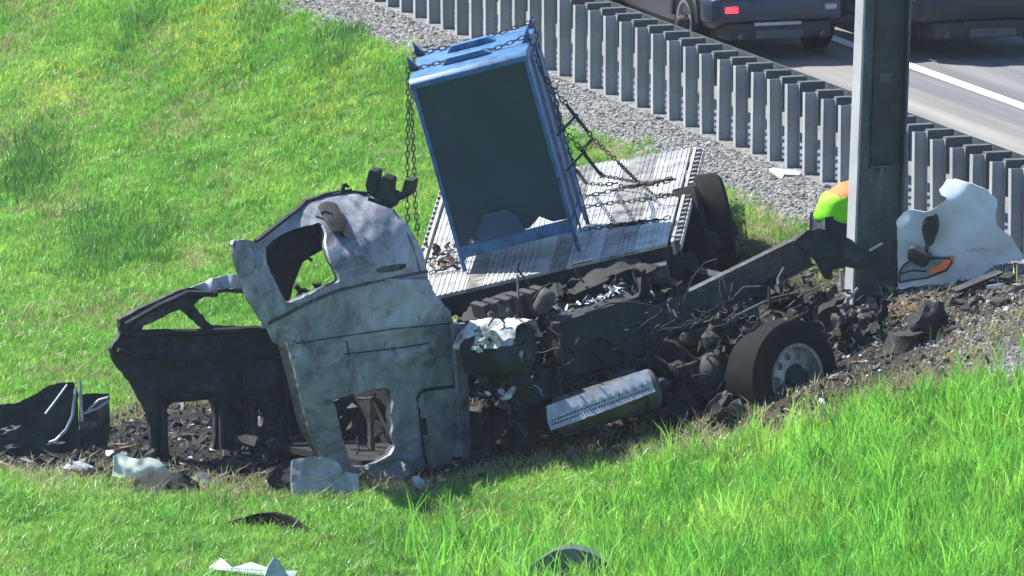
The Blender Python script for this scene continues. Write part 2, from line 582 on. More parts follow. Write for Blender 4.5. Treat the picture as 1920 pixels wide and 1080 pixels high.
patch_px = [  # px, py, radius m across, radius m in depth, kind
    (215, 460, .75, 2.0, 'dark'), (60, 320, .5, 2.4, 'dark'), (90, 400, .5, 2.0, 'dry'), (60, 250, .9, 2.8, 'dry'), (640, 175, .7, 2.2, 'yellow'),
    (40, 60, .6, 2.0, 'dry'), (370, 215, .6, 1.6, 'dry'), (460, 310, .35, 1.2, 'dry'), (360, 490, .25, .7, 'dry'), (280, 105, .5, 1.5, 'dry'), (420, 70, .6, 2.5, 'yellow'), (120, 165, .5, 1.2, 'yellow'),
    (200, 600, .5, 1.5, 'dry'), (60, 610, .45, 1.6, 'pale'), (150, 700, .6, 1.2, 'pale'), (360, 770, .5, .8, 'dry'), (1150, 280, .5, 1.3, 'dry'), (1420, 420, .5, 1.2, 'dry'), (300, 930, 1.2, .6, 'dry'), (900, 960, .6, .5, 'pale'),
    (50, 20, .5, 1.6, 'dry'), (640, 80, .5, 1.5, 'dark'), (480, 40, .3, 1.2, 'dark'), (250, 80, .3, 1.2, 'dark')]
PATCH = [(*ground(a, b).xy, r1, r2, k) for a, b, r1, r2, k in patch_px]
def patch(x, y, kind):
    o = np.zeros(np.shape(x))
    for a, b, r1, r2, k in PATCH:
        if k == kind:
            d = ((x - a) / r1) ** 2 + ((y - b) / r2) ** 2 + .55 * wob(x, y, 3.1) + .3 * wob(y, x, 6)
            o = np.maximum(o, np.clip(1.15 - .85 * d, 0, 1))
    return o
gg, ss, bb = zones(gxx, gyy)
nv = gxx.size
me = bpy.data.meshes.new('ground')
vv = np.stack([gxx, gyy, gzz], -1).reshape(-1, 3)
ny_, nx_ = gxx.shape
ii = np.arange(nv).reshape(ny_, nx_)
ff = np.stack([ii[:-1, :-1], ii[:-1, 1:], ii[1:, 1:], ii[1:, :-1]], -1).reshape(-1, 4)
me.from_pydata(vv.tolist(), [], ff.tolist())
for nm, arr in (('gravel', gg), ('soil', ss), ('burn', bb), ('dry', np.maximum(.6 * patch(gxx, gyy, 'dry'), .4 * patch(gxx, gyy, 'pale')))):
    at_ = me.attributes.new(nm, 'FLOAT', 'POINT')
    at_.data.foreach_set('value', arr.reshape(-1).astype(np.float32))
me.polygons.foreach_set('use_smooth', [True] * len(me.polygons))
gobj = bpy.data.objects.new('ground', me)
COL.objects.link(gobj)
tag(gobj, 'grassy embankment falling from the gravel shoulder to the ditch', 'ground', kind='structure')
def ground_mat():
    m, n, l, b = nodes('bank_soil')
    def attr(a):
        q = n.new('ShaderNodeAttribute'); q.attribute_name = a
        return q.outputs['Fac']
    base = ramp(n, l, nz(n, l, 6, 6, .7), [(.3, (.05, .09, .02)), (.55, (.09, .16, .035)), (.75, (.14, .18, .06))])
    dry = ramp(n, l, nz(n, l, 14, 6, .7), [(.3, (.10, .075, .035)), (.7, (.26, .2, .10))])
    v = n.new('ShaderNodeTexVoronoi'); v.inputs['Scale'].default_value = 42
    g = n.new('ShaderNodeNewGeometry'); l.new(g.outputs['Position'], v.inputs['Vector'])
    sep = n.new('ShaderNodeSeparateColor'); l.new(v.outputs['Color'], sep.inputs[0])
    grav = ramp(n, l, sep.outputs[0], [(0, (.10, .10, .10)), (.5, (.19, .19, .19)), (1, (.34, .335, .32))])
    soil = ramp(n, l, nz(n, l, 16, 7, .7), [(.3, (.035, .026, .018)), (.55, (.1, .075, .05)), (.75, (.17, .13, .09))])
    burn = ramp(n, l, nz(n, l, 9, 7, .75), [(.3, (.008, .008, .008)), (.55, (.022, .021, .02)), (.72, (.07, .065, .055)), (.85, (.2, .2, .2))])
    c = mixc(n, l, attr('dry'), base, dry)
    c = mixc(n, l, attr('gravel'), c, grav)
    c = mixc(n, l, attr('soil'), c, soil)
    c = mixc(n, l, attr('burn'), c, burn)
    l.new(c, b.inputs['Base Color'])
    b.inputs['Roughness'].default_value = .95
    b.inputs['Specular IOR Level'].default_value = .15
    bump(n, l, b, nz(n, l, 22, 7, .75), .8, .05)
    return m
me.materials.append(ground_mat())

# road: asphalt lanes, concrete shoulder band, painted edge line
def road_strip(name, s0, s1, z, mat, t0=-70, t1=260, label=None, cat=None):
    mb = MB()
    T = np.linspace(t0, t1, 60)
    vs = []
    for t in T:
        for s_ in (s0, s1):
            p = R0 + RD * t + NL * s_
            vs.append((p.x, p.y, z))
    mb.add(vs, [(2 * i, 2 * i + 1, 2 * i + 3, 2 * i + 2) for i in range(len(T) - 1)])
    o = mb.build(name, mat, smooth=0)
    return tag(o, label, cat, kind='structure')
def asphalt(name, a, b_, c_):
    m, n, l, b = nodes(name)
    g = n.new('ShaderNodeNewGeometry')
    rot = n.new('ShaderNodeVectorRotate')
    rot.rotation_type = 'Z_AXIS'
    rot.inputs['Angle'].default_value = -math.atan2(RD.y, RD.x)
    l.new(g.outputs['Position'], rot.inputs['Vector'])
    st = n.new('ShaderNodeVectorMath'); st.operation = 'MULTIPLY'
    st.inputs[1].default_value = (.08, 1.6, 1)
    l.new(rot.outputs[0], st.inputs[0])
    c = ramp(n, l, nz(n, l, 1.3, 5, .6, st.outputs[0]), [(.32, a), (.52, b_), (.7, c_)])
    f2 = ramp(n, l, nz(n, l, 60, 3, .7), [(.3, (.75, .75, .75)), (.7, (1.1, 1.1, 1.1))])
    l.new(mixc(n, l, 1.0, c, f2, 'MULTIPLY'), b.inputs['Base Color'])
    b.inputs['Roughness'].default_value = .8
    b.inputs['Specular IOR Level'].default_value = .25
    bump(n, l, b, nz(n, l, 70, 3, .6), .3, .006)
    return m
m_as1 = asphalt('asphalt_worn', (.10, .105, .11), (.14, .145, .15), (.19, .19, .195))
m_as2 = asphalt('shoulder_tan', (.13, .13, .125), (.195, .19, .178), (.26, .252, .235))
m_paint = flat('road_paint_white', (.78, .79, .8), .6, var=.1, scale=9)
road_strip('road', -12.6, -.15, ROADZ + .004, m_as1, label='worn grey highway carriageway beyond the guardrail', cat='road')
road_strip('road_shoulder', -3.3, -.95, ROADZ + .008, m_as2, label='pale tan shoulder strip beside the guardrail', cat='shoulder')
line_px = onz(1810, 162, ROADZ)
ls = float(side(line_px.x, line_px.y))
road_strip('road_line', ls - .085, ls + .085, ROADZ + .012, m_paint, label='solid white edge line painted along the road', cat='road marking')
road_strip('road_line_far', -8.35, -8.2, ROADZ + .012, m_paint, label='white lane line farther across the road', cat='road marking')

# ------------------------------------------------------------------ ground cover (instances of small prototypes)
def proto(name, mat, blades, h, rad, wd, lean, seg=2):
    mb = MB()
    r_ = random.Random(name)
    for i in range(blades):
        a = r_.uniform(0, 6.28); d = rad * math.sqrt(r_.random())
        x, y = d * math.cos(a), d * math.sin(a)
        hh = h * r_.uniform(.5, 1.15)
        la = r_.uniform(0, 6.28); lm = lean * r_.uniform(.2, 1.2) * hh
        lx, ly = math.cos(la) * lm, math.sin(la) * lm
        fa = r_.uniform(0, 6.28); wx, wy = math.cos(fa) * wd / 2, math.sin(fa) * wd / 2
        vs = []
        for k in range(seg):
            t = k / seg
            cx, cy, cz = x + lx * t * t, y + ly * t * t, hh * t * (1 - .12 * t * lean)
            q = 1 - .35 * t
            vs += [(cx - wx * q, cy - wy * q, cz), (cx + wx * q, cy + wy * q, cz)]
        vs.append((x + lx, y + ly, hh * (1 - .25 * lean)))
        fs = [(2 * k, 2 * k + 1, 2 * k + 3, 2 * k + 2) for k in range(seg - 1)] + [(2 * seg - 2, 2 * seg - 1, 2 * seg)]
        mb.add(vs, fs)
    me_ = bpy.data.meshes.new(name)
    me_.from_pydata(mb.v, [], mb.f)
    me_.materials.append(mat)
    return bpy.data.objects.new(name, me_)
def proto_chunk(name, mat, seed, sq, r=.5, rough=.4):
    mb = MB(); mb.chunk((0, 0, 0), r, seed, sq, rough)
    me_ = bpy.data.meshes.new(name)
    me_.from_pydata(mb.v, [], mb.f)
    me_.materials.append(mat)
    return bpy.data.objects.new(name, me_)
def scatter(name, protos, P, idx, rot, scl, label, cat):
    pc = bpy.data.collections.new(name + '_kinds')
    for i, o in enumerate(protos):
        o.name = 'k%02d_' % i + o.name
        pc.objects.link(o)
    me_ = bpy.data.meshes.new(name)
    me_.from_pydata([tuple(p) for p in P], [], [])
    a = me_.attributes.new('pick', 'INT', 'POINT'); a.data.foreach_set('value', np.asarray(idx, np.int32))
    a = me_.attributes.new('rot', 'FLOAT_VECTOR', 'POINT'); a.data.foreach_set('vector', np.asarray(rot, np.float32).reshape(-1))
    a = me_.attributes.new('scl', 'FLOAT_VECTOR', 'POINT'); a.data.foreach_set('vector', np.asarray(scl, np.float32).reshape(-1))
    o = bpy.data.objects.new(name, me_)
    COL.objects.link(o)
    tag(o, label, cat, kind='stuff')
    ng = bpy.data.node_groups.new(name, 'GeometryNodeTree')
    ng.interface.new_socket('Geometry', in_out='INPUT', socket_type='NodeSocketGeometry')
    ng.interface.new_socket('Geometry', in_out='OUTPUT', socket_type='NodeSocketGeometry')
    N = ng.nodes
    gi = N.new('NodeGroupInput'); go = N.new('NodeGroupOutput')
    ci = N.new('GeometryNodeCollectionInfo')
    ci.inputs['Collection'].default_value = pc
    ci.inputs['Separate Children'].default_value = True
    ci.inputs['Reset Children'].default_value = True
    ip = N.new('GeometryNodeInstanceOnPoints')
    ip.inputs['Pick Instance'].default_value = True
    def na(nm, ty):
        q = N.new('GeometryNodeInputNamedAttribute'); q.data_type = ty
        q.inputs['Name'].default_value = nm
        return q.outputs[0]
    L = ng.links
    L.new(gi.outputs[0], ip.inputs['Points'])
    L.new(ci.outputs[0], ip.inputs['Instance'])
    L.new(na('pick', 'INT'), ip.inputs['Instance Index'])
    e2r = N.new('FunctionNodeEulerToRotation')
    L.new(na('rot', 'FLOAT_VECTOR'), e2r.inputs[0])
    L.new(e2r.outputs[0], ip.inputs['Rotation'])
    L.new(na('scl', 'FLOAT_VECTOR'), ip.inputs['Scale'])
    L.new(ip.outputs[0], go.inputs[0])
    md = o.modifiers.new('scatter', 'NODES'); md.node_group = ng
    return o
def in_view(x, y, z, mx=420, my=220):
    vx, vy, vz = x - CAM.x, y - CAM.y, z - CAM.z
    k = vy * cf.y + vz * cf.z
    px = 960 + FPX * vx / k
    py = 540 - FPX * (vy * cu.y + vz * cu.z) / k
    return (px > -mx) & (px < 1920 + mx) & (py > -my) & (py < 1080 + my), px, py
def cand(n):
    x = rng.uniform(-10, 8, n); y = rng.uniform(-9.6, 33.5, n)
    z = terr(x, y)
    ok, px, py = in_view(x, y, z)
    s = side(x, y)
    ok &= s > .05
    return x[ok], y[ok], z[ok]
AREA = 18 * 43.1
# grass
x, y, z = cand(int(AREA * 330))
g_, s_, b_ = zones(x, y)
dens = 1 - np.clip(np.maximum(np.maximum(g_ * 1.02, s_ * 1.0), b_ * 1.05), 0, 1)
dry = patch(x, y, 'dry'); dk = patch(x, y, 'dark'); yl = patch(x, y, 'yellow'); pl = patch(x, y, 'pale')
b_ = np.clip(b_, 0, 1)
clump = .5 + .5 * wob(x + 3, y * .6, 2.2)
dens = np.maximum(dens, .16 * s_ * (1 - b_)) * (1 - .3 * dry) * np.clip(.45 + .9 * clump, .25, 1)
k = rng.random(x.size) < dens
x, y, z, dry, dk, yl, pl, clump = [q[k] for q in (x, y, z, dry, dk, yl, pl, clump)]
# tall grass grows in the nearer right corner of the bank; short mown grass elsewhere
vx_ = in_view(x, y, z)
tall = np.clip((x + .6 - .35 * (y + 6)) / 2.2, 0, 1) * np.clip((-.8 - y) / 2.0 + .3, 0, 1) * np.clip(.75 + .6 * wob(x + 7, y, 1.7), .15, 1)
tall = np.maximum(tall, .0)
rr = rng.random(x.size)
idx = rng.integers(0, 3, x.size)
tmask = rr < tall * .75 * np.clip(.4 + clump, 0, 1)
idx[tmask] = rng.integers(3, 6, tmask.sum())
dm = (rng.random(x.size) < 1 - .8 * (tall > .2)) & (rng.random(x.size) < np.maximum(np.maximum(dry * .28, pl * .3), .02))
idx[dm] = 6 + rng.integers(0, 2, dm.sum())
ym = rng.random(x.size) < yl * .4
idx[ym] = 10 + rng.integers(0, 2, ym.sum())
bz = zones(x, y)[2]
em = (bz > .06) & (rng.random(x.size) < .35 + bz)
idx[em] = 6 + rng.integers(0, 2, em.sum())
so_ = zones(x, y)[1] > .5
idx[so_] = 6 + rng.integers(0, 2, so_.sum())
km = rng.random(x.size) < dk * np.where((x < -3) & (y < 12), .6, .3)
idx[km] = 8 + rng.integers(0, 2, km.sum())
fm = rng.random(x.size) < .035 * np.exp(-((x - .1) / .9) ** 2) * (y < -3.0) * np.clip(1 + wob(x, y, 3), 0, 2)
idx[fm] = 3 + rng.integers(0, 2, fm.sum())
sc1 = rng.uniform(.7, 1.25, x.size) * np.where(fm, 1.25, 1) * np.clip(.75 + .5 * clump, .6, 1.3)
sclv = np.stack([sc1, sc1, sc1 * rng.uniform(.75, 1.3, x.size)], -1)
rot = np.stack([rng.normal(0, .12, x.size), rng.normal(0, .12, x.size), rng.uniform(0, 6.28, x.size)], -1)
gp = [proto('tuft_a', m_g1, 15, .11, .085, .009, .7), proto('tuft_b', m_g1, 15, .15, .09, .009, .8), proto('tuft_c', m_g1, 13, .09, .09, .010, 1.0),
      proto('tall_a', m_g2, 12, .30, .085, .011, .35, 3), proto('tall_b', m_g2, 11, .38, .09, .012, .45, 3), proto('tall_c', m_g2, 12, .25, .09, .010, .5, 3),
      proto('straw_a', m_g4, 11, .12, .1, .008, 1.1), proto('straw_b', m_g4, 8, .17, .1, .007, .9),
      proto('dark_a', m_g3, 13, .26, .11, .010, .4, 3), proto('dark_b', m_g3, 12, .19, .11, .010, .5, 3),
      proto('yellow_a', m_g5, 14, .15, .09, .009, .8), proto('yellow_b', m_g5, 14, .11, .09, .009, .9)]
scatter('grass', gp, np.stack([x, y, z - .01], -1), idx, rot, sclv, 'long green grass growing all over the embankment', 'grass')
print('grass', x.size)
# loose gravel
x, y, z = cand(int(AREA * 1100))
g_, s_, b_ = zones(x, y)
k = rng.random(x.size) < np.clip(g_ * (1 - .6 * b_) + .12 * s_, 0, 1) * .75
x, y, z = x[k], y[k], z[k]
sz = rng.lognormal(math.log(.014), .35, x.size)
m_st = [M('stone_grey', [(.3, (.13, .13, .13)), (.7, (.24, .24, .24))], 9, .9, 0, .3, .004), M('stone_pale', [(.3, (.25, .25, .245)), (.7, (.40, .395, .38))], 9, .9, 0, .3, .004), M('stone_dark', [(.3, (.06, .06, .06)), (.7, (.13, .13, .13))], 9, .9, 0, .3, .004)]
gp = [proto_chunk('stone%d' % i, m_st[(0, 0, 1, 2)[i]], i + 5, (1, .8, .6), 1) for i in range(4)]
scatter('gravel', gp, np.stack([x, y, z + sz * .1], -1), rng.integers(0, 4, x.size), rng.uniform(0, 6.28, (x.size, 3)) * np.array([.1, .1, 1]),
        np.repeat(sz[:, None], 3, 1), 'loose grey crushed gravel along the guardrail shoulder', 'gravel')
print('gravel', x.size)
# scorched rubble
x, y, z = cand(int(AREA * 230))
g_, s_, b_ = zones(x, y)
k = rng.random(x.size) < np.clip(b_ * .9 + s_ * .35, 0, 1)
x, y, z, b_ = x[k], y[k], z[k], b_[k]
sz = rng.lognormal(math.log(.02), .55, x.size)
gp = [proto_chunk('clod%d' % i, m_black, i + 25, (1, .8, .6), 1, .7) for i in range(3)] + [proto_chunk('charred%d' % i, m_dirt, i + 35, (1.5, .6, .35), 1, .7) for i in range(2)] + \
     [proto_chunk('flake', m_ashdark, 55, (1.3, .8, .15), 1, .6), proto_chunk('ash', m_whiteash, 57, (1.2, .8, .3), .8, .7), proto_chunk('stick', m_straw, 58, (2.6, .18, .16), 1, .3)]
pr = np.array([.12, .10, .09, .17, .16, .13, .06, .17])
idx = rng.choice(8, x.size, p=pr)
scatter('burnt_rubble', gp, np.stack([x, y, z + sz * .15], -1), idx, np.stack([rng.normal(0, .5, x.size), rng.normal(0, .5, x.size), rng.uniform(0, 6.28, x.size)], -1),
        np.repeat(np.minimum(sz, .085)[:, None], 3, 1), 'charred rubble and ash strewn under the wrecked truck', 'rubble')

# ------------------------------------------------------------------ guardrail
gr = empty('guardrail', R0 + RD * 0, 'long galvanised guardrail with closely spaced posts at the road edge', 'guardrail')
GW = .138
gbase = gr.location.copy()
def gl(p): return Vector(p) - gbase
PH = .86
pm = MB()     # post profile in local axes: u = NR (towards the road), v = RD
U = -NL
def gbox(mb, u0, u1, v0, v1, z0, z1):
    c = U * (u0 + u1) / 2 + RD * (v0 + v1) / 2 + Vector((0, 0, (z0 + z1) / 2))
    mb.box(c, U * (u1 - u0) / 2, RD * (v1 - v0) / 2, Vector((0, 0, (z1 - z0) / 2)))
gbox(pm, 0, .007, -.042, .035, -.35, PH)
gbox(pm, GW - .007, GW, -.042, .035, -.35, PH)
gbox(pm, .0072, GW - .0072, -.004, .004, -.35, PH - .001)
pme = None
bmb = MB(); gbox(bmb, GW + .002, GW + .27, -.05, .05, PH - .34, PH + .02)
tb = MB()
tb.tube([U * (GW - .03) + Vector((0, 0, PH - .1)) - RD * .012, U * (GW - .03) + Vector((0, 0, PH - .1)) + RD * .0], .012, 6)
post0 = block0 = None
rg = random.Random(3)
for kk in range(-32, 27):
    p = R0 + STEP * kk
    if post0 is None:
        post0 = pm.build('post', m_galv, None, smooth=0); post0.parent = gr
        block0 = bmb.build('blockout', m_block, None, smooth=0, bevel=.006); block0.parent = post0
        po, bo = post0, block0
    else:
        po = post0.copy(); COL.objects.link(po); po.parent = gr
        bo = block0.copy(); COL.objects.link(bo); bo.parent = po
    po.location = gl((p.x, p.y, ROADZ - .02 + rg.uniform(-.012, .012)))
    po.rotation_euler = (rg.gauss(0, .006), rg.gauss(0, .006), rg.gauss(0, .02))
# W-beam rail: corrugated section swept along the posts
prof = [(-.155, 0), (-.14, .02), (-.115, .06), (-.075, .08), (-.045, .06), (-.015, .012), (.015, .012), (.045, .06), (.075, .08), (.115, .06), (.14, .02), (.155, 0)]
rm = MB()
ts = np.arange(-27 * .5254, 33 * .5254, .5254 * 4)
for q in range(2):
    pass
vs = []
for t in (-14.4, 17.4):
    for (zz, uu) in prof: vs.append(R0 + RD * t + U * (GW + .275 + uu) + Vector((0, 0, PH - .15 + zz)))
    for (zz, uu) in prof: vs.append(R0 + RD * t + U * (GW + .279 + uu) + Vector((0, 0, PH - .15 + zz)))
n_ = len(prof)
fs = []
for i in range(n_ - 1):
    fs.append((i, i + 1, 2 * n_ + i + 1, 2 * n_ + i))
    fs.append((n_ + i + 1, n_ + i, 3 * n_ + i, 3 * n_ + i + 1))
fs.append((0, 2 * n_, 3 * n_, n_)); fs.append((n_ - 1, 2 * n_ - 1, 4 * n_ - 1, 3 * n_ - 1))
rm.add(vs, fs)
rm.build('rail', m_galv, gr, smooth=0)

# ------------------------------------------------------------------ sign post (big H-beam)
gp_ = ground(1636, 553)
lean = (at(1655, 0, gp_.y) - at(1634, 553, gp_.y)).normalized()
sp = empty('sign_post', gp_, 'tall weathered steel H-beam post standing in front of the guardrail', 'post')
hw = .245
def beam_at(mb, c0, c1, u0, u1, v0, v1):
    a = [c0 + U * i + RD * j for i, j in ((u0, v0), (u1, v0), (u1, v1), (u0, v1))]
    mb.slab(a, c1 - c0)
b0 = gp_ - lean * .4; b1 = gp_ + lean * 3.6
mb = MB(); beam_at(mb, b0, b1, -hw, -hw + .022, -.11, .11); mb.build('flange', m_galv, sp, smooth=0)  # left flange in paler steel, its sunlit edge put into the colour
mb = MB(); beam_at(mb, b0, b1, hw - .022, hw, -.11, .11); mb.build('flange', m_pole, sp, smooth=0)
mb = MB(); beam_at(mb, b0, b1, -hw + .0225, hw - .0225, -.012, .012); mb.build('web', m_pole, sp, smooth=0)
m_pdark = M('plate_dark_steel', [(.3, (.018, .02, .019)), (.6, (.035, .04, .038)), (.8, (.06, .066, .062))], 5, .7, 0, .3, .006, dist=.5)
q_ = gp_ + lean * 1.27
mb = MB(); beam_at(mb, q_, b1 - lean * .05, -.085, .215, -.034, -.0125); mb.build('stiffener_plate', m_pdark, sp, smooth=0)
pl_ = gp_ + lean * 2.05
mb = MB(); beam_at(mb, pl_ + U * .03 , pl_ + U * .03 + lean * .09, -.06, .08, -.045, -.0345)
mb.build('splice_plate', m_tank, sp, smooth=0)
mb = MB()
for du in (-.04, .1):
    c = pl_ + U * du + lean * .045 - RD * .045
    mb = MB(); mb.lathe(c, -RD, [(.016, 0), (.016, .014)], 6)
    mb.build('bolt', m_char, sp, smooth=0)
q = gp_ + lean * 1.24
mb = MB(); beam_at(mb, q, q + lean * .022, -.10, .13, -.085, -.0125); mb.build('ledge', m_tank, sp, smooth=0)
mb = MB(); mb.slab([q + U * .02 - RD * .0125, q + U * .02 - RD * .08, q + U * .02 - RD * .0125 - lean * .1], U * .012); mb.build('gusset', m_galv, sp, smooth=0)

# ================================================================== BURNT TRACTOR
AY = math.radians(40)
N1 = Vector((math.sin(AY), -math.cos(AY), 0))        # outward from the near cab side
P1o = at(600, 750, -1.0)
LAT = -N1                                            # towards the far side of the truck
def pp1(x, y, off=0): return onplane(x, y, P1o + N1 * off, N1)
truck = empty('burnt_truck', pp1(760, 890), 'burnt out truck tractor lying wrecked in the ditch', 'truck')
belt = lambda x: 608 + (x - 500) * (505 - 608) / 300.0
def disp1(x, y, p):
    t = max(0, (belt(x) - y) / 200.0)
    d = -.75 * t * t * (1 if x > 560 else max(.0, (x - 430) / 130))
    d -= .10 * max(0, (x - 770) / 110.0) ** 2 if y > 520 else .16 * max(0, (x - 690) / 110.0) ** 2
    # slight side bulge under the belt and pressed dents
    d += .03 * math.sin(max(0, min(1, (y - belt(x)) / 260.0)) * math.pi)
    d += .035 * mnoise.noise(p * 1.6) + .034 * abs(mnoise.noise(p * 3.4)) + .012 * mnoise.noise(p * 9) + .004 * mnoise.noise(p * 21)
    # shallow pressed band
    if 640 < x < 812 and (655 - (x - 680) * .13 - 18) < y < (655 - (x - 680) * .13 + 14): d -= .018
    return d
side_out = [(436, 458), (439, 451), (461, 449), (479, 453), (572, 381), (576, 372), (610, 364), (644, 358), (688, 363), (715, 378), (738, 391), (762, 418), (782, 452), (797, 485), (801, 502),
            (803, 522), (816, 552), (845, 585), (850, 607), (858, 640), (866, 727), (876, 849), (874, 884), (850, 887), (806, 892), (775, 906), (740, 912), (700, 914), (665, 918), (634, 916),
            (604, 858), (584, 819), (578, 797), (556, 704), (534, 623), (510, 612), (497, 611), (461, 553), (439, 483)]
win = [(498, 464), (510, 452), (532, 437), (560, 427), (595, 418), (605, 420), (611, 430), (613, 441), (611, 455), (614, 470), (618, 486), (630, 506), (637, 522), (636, 527), (630, 531), (600, 543), (567, 557), (546, 567), (537, 567), (532, 560), (520, 535), (508, 512), (500, 493)]
door = [(626, 752), (632, 747), (660, 740), (700, 730), (717, 727), (728, 728), (735, 734), (739, 753), (734, 775), (737, 797), (734, 815), (741, 835), (733, 853), (712, 864), (684, 875), (658, 873), (650, 846), (640, 812), (632, 775)]
mb = MB(); panel(mb, side_out, [win, door], P1o, N1, 5, .035, disp1)
cab = mb.build('cab_side', m_ash, truck, smooth=40)
# window lip and door lip: returns going inward, so the sheet has depth
def lip(name, pts, inw, mat, par):
    mb = MB()
    P = [pp1(x, y, disp1(x, y, pp1(x, y)) - .034) for x, y in pts]
    n = len(P)
    mb.add([p for p in P] + [p + LAT * inw for p in P], [(i, (i + 1) % n, n + (i + 1) % n, n + i) for i in range(n)])
    mb.add([p + LAT * .004 for p in P] + [p + LAT * inw for p in P], [])
    return mb.build(name, mat, par, smooth=40)
lip('window_return', win, .07, m_ashdark, truck)
lip('door_return', door, .09, m_char, truck)
def strip1(name, pts, w_, h_, mat, par=None, off=.014):
    mb = MB()
    P = [pp1(x, y, disp1(x, y, pp1(x, y)) + off) for x, y in pts]
    for a, b in zip(P, P[1:]): mb.bar(a - (b - a) * .01, b + (b - a) * .01, h_, w_, up=(0, 0, 1))
    return mb.build(name, mat, par or truck, smooth=0)
strip1('belt_moulding', [(505, 606), (540, 588), (575, 570), (610, 554), (640, 543), (690, 531), (745, 519), (800, 509)], .022, .03, m_ashdark)
strip1('seam', [(556, 644), (620, 634), (680, 625), (745, 616), (800, 611), (846, 606)], .010, .008, m_char)
strip1('seam', [(648, 664), (700, 658), (760, 651), (805, 643)], .010, .010, m_char)
strip1('seam', [(650, 640), (655, 668)], .008, .010, m_char)
strip1('seam', [(738, 393), (770, 450), (788, 508)], .010, .010, m_ashdark)
strip1('drip_rail', [(480, 452), (520, 421), (560, 390), (574, 376), (612, 364), (646, 358), (690, 363)], .03, .04, m_char)
def patch1(name, pts, off, thick, mat, cell=5, par=None, extra=None):
    mb = MB()
    panel(mb, pts, [], P1o + N1 * off, N1, cell, thick, (lambda x, y, p: disp1(x, y, p)) if extra is None else extra)
    return mb.build(name, mat, par or truck, smooth=35)
sd_ = [(784, 745), (787, 736), (797, 731), (820, 728), (850, 725), (858, 727), (862, 740), (866, 790), (871, 849), (869, 880), (860, 885), (813, 888), (806, 880), (798, 856), (790, 800)]
patch1('storage_door', [(827 + (x - 827) * .93, 806 + (y - 806) * .96) for x, y in sd_], .045, .03, m_ash)
patch1('door_latch', [(792, 785), (799, 784), (803, 815), (796, 816)], .055, .03, m_char, 3)
patch1('side_extender', [(848, 607), (873, 607), (876, 650), (879, 700), (880, 753), (884, 856), (884, 884), (868, 884), (864, 800), (858, 700), (851, 640)], .10, .05, m_ash, 5)
patch1('mirror_bracket', [(621, 378), (630, 381), (636, 389), (647, 415), (656, 437), (651, 446), (638, 434), (627, 433), (620, 420), (608, 400), (603, 390), (610, 382)], .07, .06, m_black, 4)
patch1('marker_lamp', [(708, 506), (720, 500), (745, 496), (760, 495), (764, 500), (755, 506), (730, 510), (712, 512)], .02, .03, m_ashdark, 4)
patch1('marker_lens', [(748, 499), (760, 497), (762, 502), (752, 505)], .035, .02, m_black, 3)
patch1('hinge', [(440, 456), (447, 450), (460, 452), (461, 462), (450, 466), (441, 464)], .02, .02, m_ash, 3)
for nm_, pts_ in (('gap_shade', sd_ + sd_[:1]), ('gap_shade', [(850, 607), (857, 645), (863, 700), (868, 770), (873, 884)])):
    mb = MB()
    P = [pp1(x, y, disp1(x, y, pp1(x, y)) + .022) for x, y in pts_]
    mb.tube(P, .013, 5)  # black tube stands in for shade in the gap around the panel
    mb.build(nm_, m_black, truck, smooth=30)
# front fold of torn corner skin
mb = MB()
a = [pp1(500, 613), pp1(535, 608), pp1(550, 617), pp1(536, 640), pp1(528, 652), pp1(512, 642)]
mb.slab(a, LAT * .02 + V(0, 0, .01))
mb.build('torn_skin', m_ash, truck, smooth=0)
# front jamb going inward at the door pillar, seen edge-on
mb = MB()
jl = [(534, 623), (545, 665), (556, 704), (566, 750), (578, 797), (587, 819), (610, 856), (640, 915)]
P = [pp1(x, y, -.036) for x, y in jl]
for a, b in zip(P, P[1:]): mb.slab([a, b, b + LAT * .16, a + LAT * .16], N1.cross(b - a).normalized() * .02)
mb.build('front_pillar', m_ashdark, truck, smooth=30)
# three pronged bracket on the roof
mb = MB()
YB = pp1(720, 380).y + .25
prong = [(688, 363), (684, 348), (691, 319), (706, 322), (703, 350), (709, 356), (716, 330), (733, 337), (730, 361), (742, 366), (752, 361), (758, 337), (774, 339), (768, 366), (756, 374), (740, 379), (734, 391), (712, 380)]
mb.slab([at(x, y, YB) for x, y in prong], V(.06, .09, .02))
mb.build('roof_bracket', m_char, truck, smooth=0, bevel=.01)
mb = MB()
for (x0, y0, x1, y1, r) in ((640, 362, 646, 345, .02), (646, 345, 654, 351, .015), (625, 366, 660, 356, .014), (572, 378, 600, 369, .016), (690, 372, 735, 388, .02)):
    mb = MB(); mb.tube([at(x0, y0, YB - .05), at(x1, y1, YB - .05)], r, 6)
    mb.build('roof_stub', m_black, truck, smooth=30)

# far cab side, seen from its inner face
P2o = P1o + LAT * 2.3
f_out = [(224, 599), (262, 578), (300, 561), (338, 543), (359, 539), (392, 545), (426, 541), (470, 542), (520, 560), (600, 600), (640, 640), (650, 760), (650, 900), (400, 900), (398, 843), (403, 825), (403, 770),
         (400, 755), (391, 750), (321, 756), (314, 769), (315, 822), (318, 860), (290, 862), (284, 822), (278, 776), (250, 723), (215, 677), (208, 655), (212, 645), (222, 634), (226, 622)]
f_w1 = [(263, 625), (270, 612), (282, 606), (321, 587), (338, 581), (349, 587), (366, 603), (384, 619), (330, 623)]
f_w2 = [(364, 573), (372, 563), (391, 552), (423, 548), (447, 549), (475, 556), (512, 590), (500, 612), (440, 611), (397, 609), (380, 592)]
f_slot = [(483, 768), (490, 763), (494, 790), (489, 800), (483, 797)]
m_far = M('charred_inner_skin', [(.3, (.014, .017, .019)), (.52, (.034, .041, .046)), (.7, (.08, .094, .105)), (.82, (.14, .16, .175))], 3.2, .7, .1, .5, .02, fine=(12, .32, .56, (.35, .35, .34)), dist=.8)
